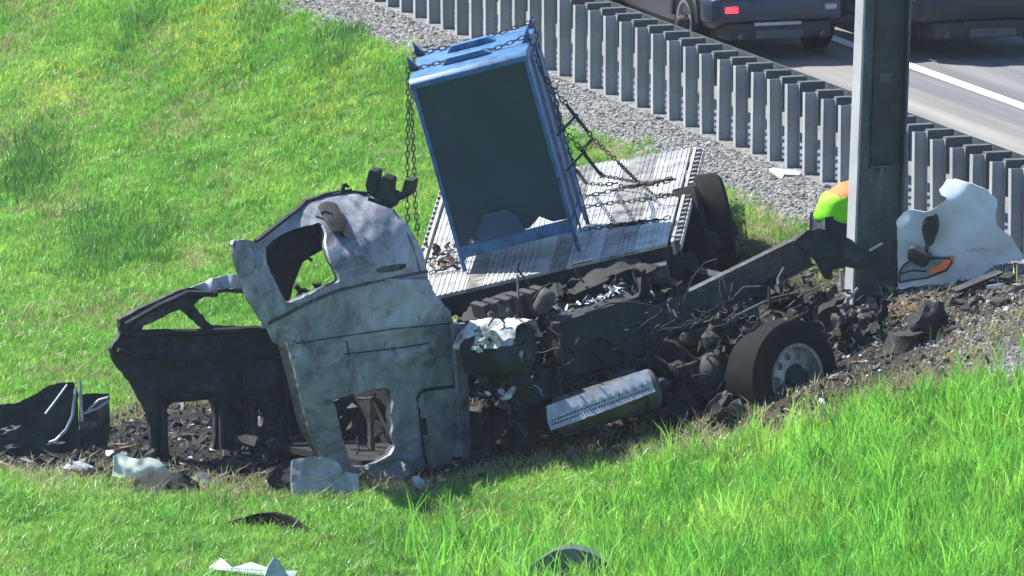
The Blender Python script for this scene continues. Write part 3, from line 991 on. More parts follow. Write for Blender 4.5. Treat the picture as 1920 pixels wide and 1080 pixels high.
mb = MB(); panel(mb, f_out, [f_w1, f_w2, f_slot], P2o, N1, 5, .045, lambda x, y, p: .035 * mnoise.noise(p * 1.8) + .03 * mnoise.noise(p * 5) + .012 * mnoise.noise(p * 14))
mb.build('far_cab_side', m_far, truck, smooth=50)
def pp2(x, y, off=0): return onplane(x, y, P2o, N1) + N1 * off
mb = MB()
sk = [(350, 542), (370, 535), (395, 524), (420, 516), (447, 514), (457, 526), (462, 543), (447, 547), (425, 546), (400, 553), (385, 548)]
panel(mb, sk, [], P2o - N1 * .12, N1, 5, .012, lambda x, y, p: .03 * math.sin(x * .16) + .05 * mnoise.noise(p * 4))
mb.build('roof_skin', m_step, truck, smooth=50)
mb = MB()
for pts, r in (([(232, 625), (300, 622), (360, 622), (470, 616), (560, 622)], .035), ([(215, 655), (260, 668), (360, 672), (560, 668)], .022), ([(300, 740), (400, 738), (520, 732)], .03), ([(410, 745), (412, 880)], .035), ([(300, 760), (300, 845)], .03),
               ([(520, 640), (532, 760), (548, 880)], .03), ([(450, 690), (462, 860)], .022), ([(228, 608), (290, 573), (345, 548), (400, 550)], .03)):
    mb.tube([pp2(x, y, .05) for x, y in pts], r, 6)
mb.build('inner_frame', m_char, truck, smooth=40)
# inside of the cab: floor, rear wall stump, seat frames, steering column
rr1 = pp1(874, 884); fr1 = pp1(690, 890)
mb = MB(); mb.slab([fr1 + V(0, 0, .12) + LAT * .1, rr1 + V(0, 0, .12) + LAT * .1, rr1 + V(0, 0, .1) + LAT * 1.5, fr1 + V(0, 0, .1) + LAT * 1.5], V(0, 0, -.06)); mb.build('cab_floor', m_black, truck, smooth=0)
mb = MB()
q0 = pp1(868, 700)
rwp = []
for i in range(13):
    l_ = .06 + 2.15 * i / 12
    top = 1.05 + .16 * math.sin(i * 1.7) + .1 * math.sin(i * 4.1)
    rwp.append((l_, top))
for (la, ta), (lb, tb_) in zip(rwp, rwp[1:]):
    a = Vector((rr1.x, rr1.y, 0)) + LAT * la; b = Vector((rr1.x, rr1.y, 0)) + LAT * lb
    mb.slab([a, b, b + V(0, 0, tb_), a + V(0, 0, ta)], N1.cross(V(0, 0, 1)) * -.03)
mb.build('rear_wall', m_char, truck, smooth=0)
YM = -.2
PM = P1o + LAT * .75
def ppm(x, y, o=0): return onplane(x, y, PM, N1) + N1 * o
mb = MB()
inn = [(480, 470), (505, 440), (532, 430), (595, 408), (625, 425), (618, 462), (590, 478), (566, 492), (553, 520), (548, 548), (540, 580), (520, 575), (500, 530)]
panel(mb, inn, [], PM, N1, 5, .09, lambda x, y, p: .06 * mnoise.noise(p * 3) + .03 * mnoise.noise(p * 9))
mb.build('seat_back', m_black, truck, smooth=50)
mb = MB()
mb.tube([ppm(590, 415, -.1), ppm(584, 450, -.1), ppm(577, 490, -.1), ppm(560, 530, -.1), ppm(541, 575, -.1)], .024, 7)
mb.tube([ppm(577, 484, -.1), ppm(590, 486, -.1), ppm(597, 490, -.1)], .016, 6)
mb.tube([ppm(566, 537, -.1), ppm(575, 547, -.1), ppm(571, 560, -.1)], .03, 6)
mb.chunk(ppm(607, 537, -.1), .05, 4, (1.6, .7, .7))
mb.chunk(ppm(585, 548, -.1), .04, 5, (1.4, .7, .7))
mb.build('seat_post', m_black, truck, smooth=40)
mb = MB()
rq = random.Random(12)
for i in range(60):
    x_, y_ = rq.uniform(600, 860), rq.uniform(700, 890)
    p = onplane(x_, y_, P1o + LAT * rq.uniform(.5, 1.9), N1)
    if rq.random() < .55:
        q = p + V(rq.gauss(0, .12), rq.gauss(0, .1), rq.gauss(0, .3))
        mb.tube([p, (p + q) / 2 + V(rq.gauss(0, .04), 0, rq.gauss(0, .04)), q], rq.uniform(.008, .022), 5)
    else: mb.chunk(p, rq.uniform(.04, .12), i, (1, .8, .7), .6)
for i in range(26):
    x_, y_ = rq.uniform(400, 590), rq.uniform(820, 890)
    p = onplane(x_, y_, P2o + N1 * rq.uniform(.1, 1.2), N1)
    if rq.random() < .4:
        q = p + V(rq.gauss(0, .12), rq.gauss(0, .1), rq.gauss(0, .25))
        mb.tube([p, (p + q) / 2 + V(rq.gauss(0, .04), 0, rq.gauss(0, .04)), q], rq.uniform(.008, .02), 5)
    else: mb.chunk(p, rq.uniform(.04, .13), i + 90, (1, .8, .6), .7)
tag(mb.build('cab_wreckage', m_char, truck, smooth=45), kind='stuff')
mb = MB()
mb.bar(ppm(694, 745), ppm(697, 870), .05, .05, up=N1)
mb.build('door_post', m_ashdark, truck, smooth=0)

# chassis: two C rails rising to the right
def rp(px_, py_, Y): return at(px_, py_, Y)
rail_a = rp(960, 742, -.15); rail_b = rp(1240, 602, .75); rail_c = rp(1515, 468, 1.75)
RX = (rail_c - rail_a).normalized()
RLat = Vector((0, 0, 1)).cross(RX).normalized()       # towards the far side
RUp = RX.cross(RLat).normalized()
if RUp.z < 0: RUp = -RUp
if RLat.y < 0: RLat = -RLat
def rail(name, off, mat, k=1.0):
    mb = MB()
    h, fl, t = .14, .085, .012
    for a, b in ((rail_a + off, rail_a.lerp(rail_c, k) + off),):
        c = (a + b) / 2; L = (b - a) / 2
        mb.box(c, L, RLat * t / 2, RUp * h)
        mb.box(c + RUp * (h + t / 2) + RLat * (fl / 2 - t / 2), L, RLat * fl / 2, RUp * t / 2)
        mb.box(c - RUp * (h + t / 2) - RLat * (fl / 2 - t), L, RLat * fl / 2, RUp * t / 2)
    return mb.build(name, mat, truck, smooth=0)
rail('chassis_rail', V(0, 0, 0), m_ashdark)
rail('chassis_rail', RLat * .85, m_char, .80)
mb = MB()
for t in (.12, .35, .58, .76):
    c = rail_a.lerp(rail_c, t)
    mb.bar(c + RLat * .02, c + RLat * .83, .1, .12, up=RUp)
mb.build('cross_member', m_char, truck, smooth=0)
# battery box beside the gearbox
bx0 = rp(1040, 650, -.05)
bl = (rp(1190, 600, .42) - bx0); bxn = bl.normalized()
bup = RUp
mb = MB()
c = rp(1128, 628, .15)
mb.box(c + RLat * .06, bl / 2 * 1.06, RLat * .12, RUp * .27)
rough_up(mb.build('battery_box', m_char, truck, smooth=0), 5, .035, 5)
mb = MB()
rq = random.Random(5)
ta = rp(1046, 592, .1); tb2 = rp(1165, 545, .45)
for i in range(14):
    t = i / 13
    p = ta.lerp(tb2, t)
    mb.chunk(p + V(0, rq.uniform(-.05, .25), rq.uniform(-.02, .03)), rq.uniform(.03, .07), i + 300, (1.5, .8, .4), .7)
tag(mb.build('box_residue', m_ashdark, truck, smooth=0), kind='stuff')
# gearbox drum with an ash blanket and front dome
gc = rp(985, 655, -.45)
gax = (RX * .4 - RLat * 1.0).normalized()
mb = MB()
mb.lathe(gc + gax * -.6, gax, [(.16, 0), (.26, .03), (.275, .2), (.25, .5), (.235, .56), (.2, .58), (.19, .6), (.10, .62), (.1, .64), (.0, .64)], 28)
for k_ in range(10):
    t = k_ * .628
    x_ = gax.orthogonal().normalized(); y_ = gax.cross(x_)
    mb.lathe(gc + gax * .0 + (x_ * math.cos(t) + y_ * math.sin(t)) * .215, gax, [(.02, 0), (.02, .03)], 6)
rough_up(mb.build('gearbox', m_char, truck, smooth=40), 1, .02, 7)
mb = MB(); mb.lathe(rp(978, 672, -.72), gax, [(.13, -.2), (.13, 0), (.10, .02), (.09, .07), (.05, .075), (.045, .12), (.0, .12)], 20); rough_up(mb.build('bearing_cover', m_char, truck, smooth=40), 1, .012, 9)
bmh = MB()
W = []; nu, nvv = 34, 22
x_ = gax.orthogonal().normalized(); y_ = gax.cross(x_)
up_ = (V(0, 0, 1) - gax * gax.z).normalized(); rt_ = up_.cross(gax)
for i in range(nu):
    for j in range(nvv):
        h = -.62 + .66 * i / (nu - 1); t = math.radians(-80 + 150 * j / (nvv - 1))
        p0 = gc + gax * h
        d = up_ * math.cos(t) + rt_ * math.sin(t)
        edge = min(i, nu - 1 - i, j, nvv - 1 - j) / 4.0
        r_ = .285 + .05 * mnoise.noise((p0 + d * .3) * 6) + .02 * mnoise.noise((p0 + d * .3) * 19) - .02 * max(0, 1 - edge)
        W.append(p0 + d * r_ + gax * .05 * mnoise.noise((p0 + d * .3) * 5 + V(4, 4, 4)))
bmh.add(W, [(i * nvv + j, i * nvv + j + 1, (i + 1) * nvv + j + 1, (i + 1) * nvv + j) for i in range(nu - 1) for j in range(nvv - 1)])
bmh.build('ash_blanket', m_whiteash, truck, smooth=60)
mb = MB()
mb.lathe(rp(1024, 560, .0), (.35, -.3, .75), [(.05, -.16), (.085, -.12), (.085, .03), (.075, .06), (.045, .085), (0, .09)], 18)
mb.build('exhaust_elbow', m_ashdark, truck, smooth=40)
mb = MB()
for pts, r in (([(930, 640), (905, 655), (893, 690), (905, 720), (925, 735)], .03), ([(950, 620), (915, 635), (885, 660)], .028), ([(968, 600), (972, 560), (970, 515)], .012), ([(955, 700), (935, 740), (960, 770)], .022),
               ([(990, 740), (970, 790), (990, 820)], .03), ([(885, 735), (905, 745), (925, 742)], .01), ([(882, 700), (915, 710)], .01), ([(1035, 530), (1015, 540), (1000, 560)], .008)):
    P = [rp(x, y, -.45 + .12 * math.sin(x)) for x, y in pts]
    mb.tube(P, r, 7)
mb.build('hose', m_char, truck, smooth=40)
mb = MB()
for (x, y, r) in ((925, 628, .07), (905, 640, .05), (960, 640, .05), (895, 655, .04), (945, 655, .04), (955, 738, .06), (940, 735, .04), (915, 738, .03)):
    mb.chunk(rp(x, y, -.6), r, int(x), (1.4, .6, .5), .6, 2)
tag(mb.build('ash_flake', m_whiteash, truck, smooth=0), kind='stuff')
mb = MB()
mb.lathe(rp(903, 805, .45), (RX * .5 - RLat).normalized(), [(.0, -.3), (.2, -.3), (.22, -.2), (.22, .05), (.19, .1), (.0, .13)], 24)
rough_up(mb.build('air_tank', m_char, truck, smooth=40), 1, .05, 5)
# engine block, bell housing and drive shaft inside the charred mass
mb = MB(); mb.box(rp(945, 625, .45), RX * .34, RLat * .25, RUp * .27)
rough_up(mb.build('engine_block', m_black, truck, smooth=0), 6, .07, 5)
mb = MB()
for i in range(6):
    mb.box(rp(905 + i * 22, 590 - i * 6, .28), RX * .035, RLat * .12, RUp * .12)
mb.build('cylinder_head', m_char, truck, smooth=0, bevel=.015)
mb = MB(); mb.tube([rp(1010, 722, .25), rp(1180, 668, .6), rp(1385, 600, 1.0)], .055, 12)
rough_up(mb.build('drive_shaft', m_char, truck, smooth=40), 1, .01, 7)
mb = MB(); mb.box(rp(1300, 600, 1.25), RX * .30, RLat * .2, RUp * .16)
rough_up(mb.build('suspension_housing', m_black, truck, smooth=0), 6, .08, 5)
mb = MB(); mb.box(rp(1130, 540, 1.25), RX * .42, RLat * .18, RUp * .13)
rough_up(mb.build('coolant_tank', m_black, truck, smooth=0), 6, .07, 5)
# fuel tank with pale perforated step plate
tA = rp(1050, 782, -.55); tB = rp(1225, 728, -.25)
tx = (tB - tA).normalized()
mb = MB(); mb.lathe(tA, tx, [(0, -.03), (.15, -.03), (.19, 0), (.19, (tB - tA).length), (.15, (tB - tA).length + .03), (0, (tB - tA).length + .03)], 30)
mb.build('fuel_tank', m_tank, truck, smooth=40)
plc = [(1025, 761), (1100, 734), (1171, 708), (1192, 697), (1214, 692), (1216, 700), (1229.5, 734), (1130, 772), (1033, 807), (1028, 790)]
pln = Vector((.18, -.72, .66)).normalized()
plo = rp(1130, 752, -.75)
mb = MB(); panel(mb, plc, [], plo, pln, 5, .012, lambda x, y, p: .006 * mnoise.noise(p * 5) + (.014 if y < 752 - (x - 1128) * .34 else 0))
step = mb.build('step_plate', m_step, truck, smooth=30)
mb = MB()
a0 = onplane(1034, 797, plo, pln); a1 = onplane(1222, 727, plo, pln)
b1_ = onplane(1215, 706, plo, pln)
ex_ = (a1 - a0); ey_ = (onplane(1213, 705, plo, pln) - a1)
for j in range(3):
    for i in range(34):
        if j == 3 and i > 24: continue
        p = a0 + ex_ * ((i + (j % 2) * .5 + .3) / 34.5) + ey_ * (j / 3.2)
        mb.lathe(p + pln * .0005, pln, [(.0095, 0), (.0095, .0075)], 7)
tag(mb.build('perforation', m_black, step, smooth=0), kind='stuff')
# step bracket behind the plate and tank straps
mb = MB()
for t in (.15, .85):
    c = tA.lerp(tB, t)
    mb.lathe(c, tx, [(.194, -.02), (.194, .02)], 30)
mb.build('tank_strap', m_char, truck, smooth=30)

# wheel maker: axis = outward, dual outer wheel with hand holes
def wheel(c, ax, R, W_, parent, tyre_mat, rim_mat, holes=10, tread=True, name='wheel', inner=.57):
    ax = Vector(ax).normalized()
    e = bpy.data.objects.new(name, None); COL.objects.link(e)
    e.empty_display_size = .1
    base = Vector((0, 0, 0)); p_ = parent
    while p_ is not None: base += p_.location; p_ = p_.parent
    e.parent = parent; e.location = Vector(c) - base
    ri = R * inner
    mb = MB()
    pr = [(ri, -W_ / 2), (ri + .02, -W_ / 2 - .005), (R * .8, -W_ / 2 - .012), (R - .05, -W_ / 2), (R - .012, -W_ / 2 + .035)]
    if tread:
        gws = np.linspace(-W_ / 2 + .05, W_ / 2 - .05, 5)
        for g in gws: pr += [(R, g - .018), (R - .014, g - .012), (R - .014, g - .004), (R, g + .002)]
    pr += [(R - .012, W_ / 2 - .035), (R - .05, W_ / 2), (R * .8, W_ / 2 + .012), (ri + .02, W_ / 2 + .005), (ri, W_ / 2)]
    mb.lathe(c, ax, pr, 48, closed=True)
    mb.build('tyre', tyre_mat, e, smooth=40)
    mb = MB()
    mb.lathe(c, ax, [(ri - .002, -W_ / 2), (ri - .002, W_ / 2 - .01), (ri + .012, W_ / 2 + .002), (ri + .012, W_ / 2 + .008), (ri - .02, W_ / 2), (ri - .03, W_ / 2 - .07), (ri - .035, W_ / 2 - .075)], 48)
    # disc with hand holes
    x_ = ax.orthogonal().normalized(); y_ = ax.cross(x_)
    ro, rh = ri - .034, ri * .42
    bm = bmesh.new()
    def ring(cx, cy, r, n):
        vs = [bm.verts.new((cx + r * math.cos(2 * math.pi * k / n), cy + r * math.sin(2 * math.pi * k / n), 0)) for k in range(n)]
        return [bm.edges.new((vs[k], vs[(k + 1) % n])) for k in range(n)]
    ed = ring(0, 0, ro, 48) + ring(0, 0, rh, 32)
    rm_ = (ro + rh) / 2 + .01
    for k in range(holes):
        t = 2 * math.pi * k / holes
        ed += ring(rm_ * math.cos(t), rm_ * math.sin(t), min(.036, (ro - rh) * .3), 12)
    bmesh.ops.triangle_fill(bm, edges=ed, use_beauty=True)
    vs = []; bm.verts.index_update()
    for q in bm.verts:
        r = math.hypot(q.co.x, q.co.y)
        h = W_ / 2 - .075 + .045 * (1 - (r - rh) / (ro - rh))
        vs.append(Vector(c) + x_ * q.co.x + y_ * q.co.y + ax * h)
    fs = [tuple(v.index for v in f_.verts) for f_ in bm.faces]
    bm.free()
    mb.add(vs, fs)
    mb.build('rim', rim_mat, e, smooth=40)
    mb = MB()
    h0 = W_ / 2 - .03
    mb.lathe(c, ax, [(rh + .004, h0 - .06), (rh + .004, h0), (rh * .8, h0 + .02), (rh * .72, h0 + .09), (rh * .5, h0 + .12), (0, h0 + .125)], 24)
    for k in range(10):
        t = 2 * math.pi * k / 10
        mb.lathe(Vector(c) + (x_ * math.cos(t) + y_ * math.sin(t)) * rh * .9, ax, [(.013, h0), (.013, h0 + .035)], 6)
    mb.build('hub', m_char, e, smooth=40)
    return e
wax = (N1 + V(.05, 0, .10)).normalized()
wc = rp(1476, 709, -.3)
wheel(wc, wax, .56, .28, truck, m_tyre, m_rim, tread=False)
wheel(wc - wax * .275, wax, .45, .27, truck, m_tyre, m_char, tread=False)
wheel(wc - wax * 1.75, wax, .5, .26, truck, m_tyre, m_char)
mb = MB()
mb.tube([wc - wax * .3, wc - wax * 1.7], .075, 10)
mb.chunk(wc - wax * 1.0, .24, 8, (1, 1, 1), .1, 2)
mb.build('drive_axle', m_char, truck, smooth=40)
# leaf springs, air bags, brackets, brake chambers
mb = MB()
for k_ in range(4):
    o_ = RUp * (-.03 * k_)
    P = [rp(1270, 690, .3) + o_, rp(1330, 672, .4) + o_, rp(1400, 640, .55) + o_]
    mb.bar(P[0], P[1], .08, .022); mb.bar(P[1], P[2], .08, .022)
mb.build('leaf_spring', m_char, truck, smooth=0)
mb = MB(); mb.lathe(rp(1330, 640, .2), (.2, -.5, .75), [(.0, -.06), (.06, -.06), (.09, -.04), (.07, 0), (.09, .04), (.06, .06), (.0, .07)], 16); rough_up(mb.build('air_spring', m_char, truck, smooth=40), 1, .03, 7)
for c_, a_ in ((rp(1370, 745, -.3), RX * .6 - RLat), (rp(1240, 720, -.1), V(.5, -.6, .3))):
    mb = MB(); mb.lathe(c_, a_.normalized(), [(.0, -.07), (.055, -.07), (.075, -.02), (.06, .0), (.05, .05), (0, .06)], 14); rough_up(mb.build('brake_chamber', m_char, truck, smooth=40), 1, .02, 8)
# fifth wheel / twisted rear cross piece by the post
mb = MB()
tw = [(1490, 452), (1512, 432), (1540, 428), (1566, 438), (1590, 446), (1612, 462), (1632, 476), (1650, 466), (1656, 478), (1640, 500), (1612, 506), (1584, 498), (1562, 506), (1556, 530), (1545, 512), (1530, 484), (1508, 468)]
YT = gp_.y - .32
n_t = Vector((.25, -.95, .15)).normalized()
panel(mb, tw, [], rp(1560, 470, YT), n_t, 5, .10, lambda x, y, p: .07 * mnoise.noise(p * 4) + .03 * mnoise.noise(p * 12))
mb.build('rear_crossmember', m_char, truck, smooth=45)
mb = MB()
mb.bar(rp(1630, 470, YT - .15), rp(1655, 456, YT - .18), .03, .02)
mb.bar(rp(1592, 562, YT - .2), rp(1608, 540, YT - .2), .05, .02)
mb.tube([rp(1578, 505, YT - .2), rp(1579, 540, YT - .2)], .02, 8)
mb.build('bright_strip', m_galv, truck, smooth=0)
mb = MB()
rq = random.Random(21)
for (x, y) in ((1555, 545), (1570, 548), (1560, 560), (1585, 552), (1540, 556)):
    mb.tube([rp(x + rq.uniform(-14, 14), y + rq.uniform(-10, 10), YT - .2) for _ in range(4)], rq.uniform(.008, .018), 6)
mb.build('wiring', m_ashdark, truck, smooth=40)
# tangle of burnt tubing and brackets through the chassis
mb = MB()
rq = random.Random(77)
mbs = MB()
for i in range(430):
    x_ = rq.uniform(885, 1560)
    yc = 560 + (1560 - x_) * .27
    y_ = yc + rq.gauss(25, 55)
    if 1020 < x_ < 1240 and y_ > 680: continue
    if 1030 < x_ < 1210 and y_ > 560: continue
    if x_ < 1050 and y_ < 640: continue
    if x_ > 1380 and (y_ > 610 or y_ < 505): continue
    if x_ > 1280 and y_ < 560 + (1400 - x_) * .5 - 20 : continue
    p = at(x_, y_, .3 + (rq.uniform(.25, .7) if x_ < 960 else rq.uniform(-.5, .6)) + (x_ - 900) / 660 * .9)
    if x_ < 915: continue
    g0 = float(terr(p.x, p.y))
    if p.z < g0: continue
    k_ = rq.random()
    tgt = mbs if rq.random() < .22 else mb
    if k_ < .45:
        q = p + RX * rq.gauss(0, .25) + RUp * rq.gauss(0, .08) + RLat * rq.gauss(0, .1)
        mid = (p + q) / 2 + V(rq.gauss(0, .04), rq.gauss(0, .04), rq.gauss(0, .05))
        tgt.tube([p, p.lerp(mid, .6), mid, mid.lerp(q, .5), q], rq.uniform(.005, .016), 5)
    elif k_ < .65:
        q = p + RX * rq.gauss(0, .15) + RUp * rq.gauss(0, .15)
        tgt.bar(p, q, rq.uniform(.015, .07), rq.uniform(.006, .03))
    else: tgt.chunk(p, rq.uniform(.02, .07), i, (1.3, .8, .7), .7)
tag(mb.build('chassis_tangle', m_black, truck, smooth=45), kind='stuff')
tag(mbs.build('chassis_scrap', m_ashdark, truck, smooth=45), kind='stuff')

def crumple(mb, c, sx, sy, seed, ax=None):
    rr2 = random.Random(seed)
    R = Matrix.Rotation(rr2.uniform(0, 6.28), 3, 'Z') @ Matrix.Rotation(rr2.gauss(1.1, .6), 3, 'X') @ Matrix.Rotation(rr2.uniform(0, 6.28), 3, 'Z')
    n_ = 7; off = Vector((seed * 3.1, seed * 1.7, 0)); T = []
    for k in (0, 1):
        for i in range(n_):
            for j in range(n_):
                u, v = i / (n_ - 1) - .5, j / (n_ - 1) - .5
                q = Vector((u * sx, v * sy, 0))
                q.x += .18 * sx * mnoise.noise(Vector((v * 4, seed, 1)))
                q.y += .18 * sy * mnoise.noise(Vector((u * 4, seed, 7)))
                q.z = .45 * (sx + sy) * .5 * mnoise.noise(Vector((u * 2.2, v * 2.2, 0)) + off) + .12 * (sx + sy) * .5 * mnoise.noise(Vector((u * 7, v * 7, 3)) + off) - .006 * k
                T.append(Vector(c) + R @ q)
    m_ = n_ * n_
    fs = []
    for i in range(n_ - 1):
        for j in range(n_ - 1):
            a = i * n_ + j
            fs += [(a, a + n_, a + n_ + 1, a + 1), (m_ + a, m_ + a + 1, m_ + a + n_ + 1, m_ + a + n_)]
    for i in range(n_ - 1):
        for a, b in ((i * n_, (i + 1) * n_), ((i + 1) * n_ + n_ - 1, i * n_ + n_ - 1), (i + 1, i), ((n_ - 1) * n_ + i, (n_ - 1) * n_ + i + 1)):
            fs.append((a, b, m_ + b, m_ + a))
    mb.add(T, fs)
rq = random.Random(101)
crs = [MB(), MB()]
zone_list = [(900, 1040, 600, 800, 26, .0), (1020, 1260, 660, 700, 8, .2), (1230, 1400, 650, 780, 20, .55), (1040, 1260, 530, 570, 14, 1.1), (1250, 1420, 530, 620, 10, 1.5), (1420, 1580, 520, 580, 8, 1.6), (1365, 1430, 610, 740, 12, .25), (900, 1010, 780, 850, 9, -.2), (1250, 1400, 765, 800, 8, .0), (1540, 1700, 575, 640, 9, .6)]
for x0_, x1_, y0_, y1_, n__, Y_ in zone_list:
    for i in range(n__):
        x_, y_ = rq.uniform(x0_, x1_), rq.uniform(y0_, y1_)
        p = at(x_, y_, Y_ + rq.uniform(-.2, .25))
        g0 = float(terr(p.x, p.y))
        if p.z < g0: p = ground(x_, y_) + V(0, 0, .03)
        crumple(crs[0] if rq.random() < .8 else crs[1], p, rq.uniform(.16, .42), rq.uniform(.10, .28), i + int(x0_))
tag(crs[0].build('crumpled_plate', m_black, truck, smooth=50), kind='stuff')
tag(crs[1].build('crumpled_plate', m_ashdark, truck, smooth=50), kind='stuff')
mb = MB()
for i in range(46):
    x_ = rq.uniform(960, 1420); y_ = 560 + (1500 - x_) * .22 + rq.gauss(20, 40)
    if 1020 < x_ < 1240 and y_ > 650: continue
    p = at(x_, y_, .1 + (x_ - 900) / 660 * .9 + rq.uniform(-.5, .2))
    if p.z < float(terr(p.x, p.y)): continue
    P = [p]; d = V(rq.gauss(0, .1), rq.gauss(0, .06), rq.gauss(0, .06))
    for k in range(7):
        d = d * .8 + V(rq.gauss(0, .05), rq.gauss(0, .03), rq.gauss(-.012, .05))
        P.append(P[-1] + d)
    mb.tube(P, rq.uniform(.005, .012), 6)
tag(mb.build('burnt_cable', m_char, truck, smooth=50), kind='stuff')
mb = MB()  # pale slivers added to imitate bright highlights across the wreck
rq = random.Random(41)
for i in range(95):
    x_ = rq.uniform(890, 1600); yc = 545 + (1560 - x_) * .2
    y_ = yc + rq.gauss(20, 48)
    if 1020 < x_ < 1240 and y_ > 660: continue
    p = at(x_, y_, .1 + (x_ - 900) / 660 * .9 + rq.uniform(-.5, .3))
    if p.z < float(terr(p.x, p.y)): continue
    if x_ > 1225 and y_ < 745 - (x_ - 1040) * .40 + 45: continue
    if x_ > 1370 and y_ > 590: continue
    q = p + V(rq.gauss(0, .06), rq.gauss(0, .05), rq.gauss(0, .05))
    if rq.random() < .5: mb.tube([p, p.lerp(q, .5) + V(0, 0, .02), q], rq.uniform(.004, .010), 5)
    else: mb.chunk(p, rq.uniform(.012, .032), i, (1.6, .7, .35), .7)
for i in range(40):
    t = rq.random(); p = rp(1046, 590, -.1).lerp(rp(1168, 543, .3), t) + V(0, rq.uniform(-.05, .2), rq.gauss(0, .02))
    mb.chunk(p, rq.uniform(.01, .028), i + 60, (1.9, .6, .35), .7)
tag(mb.build('highlight_scrap', m_step, truck, smooth=0), kind='stuff')

# ================================================================== FLATBED TRAILER
dNL, dNR, dFL, dFR = at(772, 566, 1.5), at(1258, 455, 1.5), at(838, 352, 6.3), at(1302, 277, 6.5)
def dk_(u, v, h=0):
    p = dNL * ((1 - u) * (1 - v)) + dNR * (u * (1 - v)) + dFL * ((1 - u) * v) + dFR * (u * v)
    return p + DZ * h
EX = (dNR - dNL).normalized()
DZ = EX.cross((dFL - dNL)).normalized()
EY = DZ.cross(EX).normalized()
tr = empty('flatbed_trailer', dk_(.5, .5, -1.0), 'tilted aluminium flatbed trailer deck jackknifed behind the tractor', 'trailer')
NP = 15
DW = (dNR - dNL).length
pw = 1 / NP
for i in range(NP):
    u0 = .014 + i * (1 - .028) / NP; u1 = .014 + (i + 1) * (1 - .028) / NP - .0016
    mb = MB()
    sec = [(u0, -.03), (u0, 0)]
    if i % 4 == 3:
        sec += [(u0 + (u1 - u0) * .1, .0), (u0 + (u1 - u0) * .9, 0.0)]
    else:
        for r_ in range(3):
            a = u0 + (u1 - u0) * (.06 + r_ * .32)
            wd = (u1 - u0) * .17
            sec += [(a, 0), (a + wd * .15, .008), (a + wd * .85, .008), (a + wd, 0)]
    sec += [(u1, 0), (u1, -.03)]
    vs = []
    for v in (0, .5, 1):
        sag = -.02 * math.sin(v * math.pi)
        for (u, h) in sec: vs.append(dk_(u, v, h + sag * 0))
    n_ = len(sec)
    fs = []
    for r_ in range(2):
        for k_ in range(n_):
            k2 = (k_ + 1) % n_
            fs.append((r_ * n_ + k_, (r_ + 1) * n_ + k_, (r_ + 1) * n_ + k2, r_ * n_ + k2))
    fs.append(tuple(range(n_))); fs.append(tuple(reversed(range(2 * n_, 3 * n_))))
    fs = [tuple(reversed(q)) for q in fs]
    mb.add(vs, fs)
    mb.build('deck_plank', m_alu2 if i in (3, 8, 11, 12) else m_alu, tr, smooth=0)
# side rails with stake pockets
for u, sgn in ((0, -1), (1, 1)):
    mb = MB()
    a, b = dk_(u, 0, -.055), dk_(u, 1, -.055)
    mb.bar(a + EX * sgn * .012, b + EX * sgn * .012, .03, .13, up=DZ)
    mb.bar(a + EX * sgn * .085, b + EX * sgn * .085, .012, .05, up=DZ)
    mb.build('side_rail', m_alu, tr, smooth=0)
    pm0 = None
    for k_ in range(22):
        v = .02 + k_ * .96 / 21
        if pm0 is None:
            mb = MB()
            c = dk_(u, v, -.055) + EX * sgn * .053
            mb.box(c, EX * .0255, EY * .035, DZ * .055)
            pm0 = mb.build('stake_pocket', m_alu2, tr, smooth=0); c0 = c
        else:
            q = pm0.copy(); COL.objects.link(q); q.parent = tr
            q.location = (dk_(u, v, -.055) + EX * sgn * .053) - c0
# charred substructure
mb = MB()
for v in (.012, .2, .4, .6, .8, .985):
    mb.bar(dk_(.03, v, -.12), dk_(.97, v, -.12), .07, .16, up=DZ)
mb.build('cross_member', m_black, tr, smooth=0)
mb = MB()
for u in (.3, .7): mb.bar(dk_(u, 0.02, -.36), dk_(u, .99, -.36), .14, .28, up=DZ)
mb.build('main_beam', m_black, tr, smooth=0)
mb = MB()
nsx = 60
vs = []
for i in range(nsx + 1):
    u = .0 + 1.0 * i / nsx
    d1 = .15 + .1 * abs(mnoise.noise(V(u * 9, 1, 2))) + .1 * abs(mnoise.noise(V(u * 27, 5, 2)))
    vs += [dk_(u, -.004, -.032), dk_(u, -.004, -.04 - d1), dk_(u, .01, -.032), dk_(u, .01, -.04 - d1)]
fs = []
for i in range(nsx):
    a = 4 * i; b = a + 4
    fs += [(a, a + 1, b + 1, b), (a + 2, b + 2, b + 3, a + 3), (a, b, b + 2, a + 2), (a + 1, a + 3, b + 3, b + 1)]
mb.add(vs, fs)
mb.build('end_sill', m_black, tr, smooth=0)
mb = MB(); mb.box(rp(1229, 513, 1.25), EX * .13, EY * .1, DZ * .085); mb.build('control_box', m_ashdark, tr, smooth=0, bevel=.015)
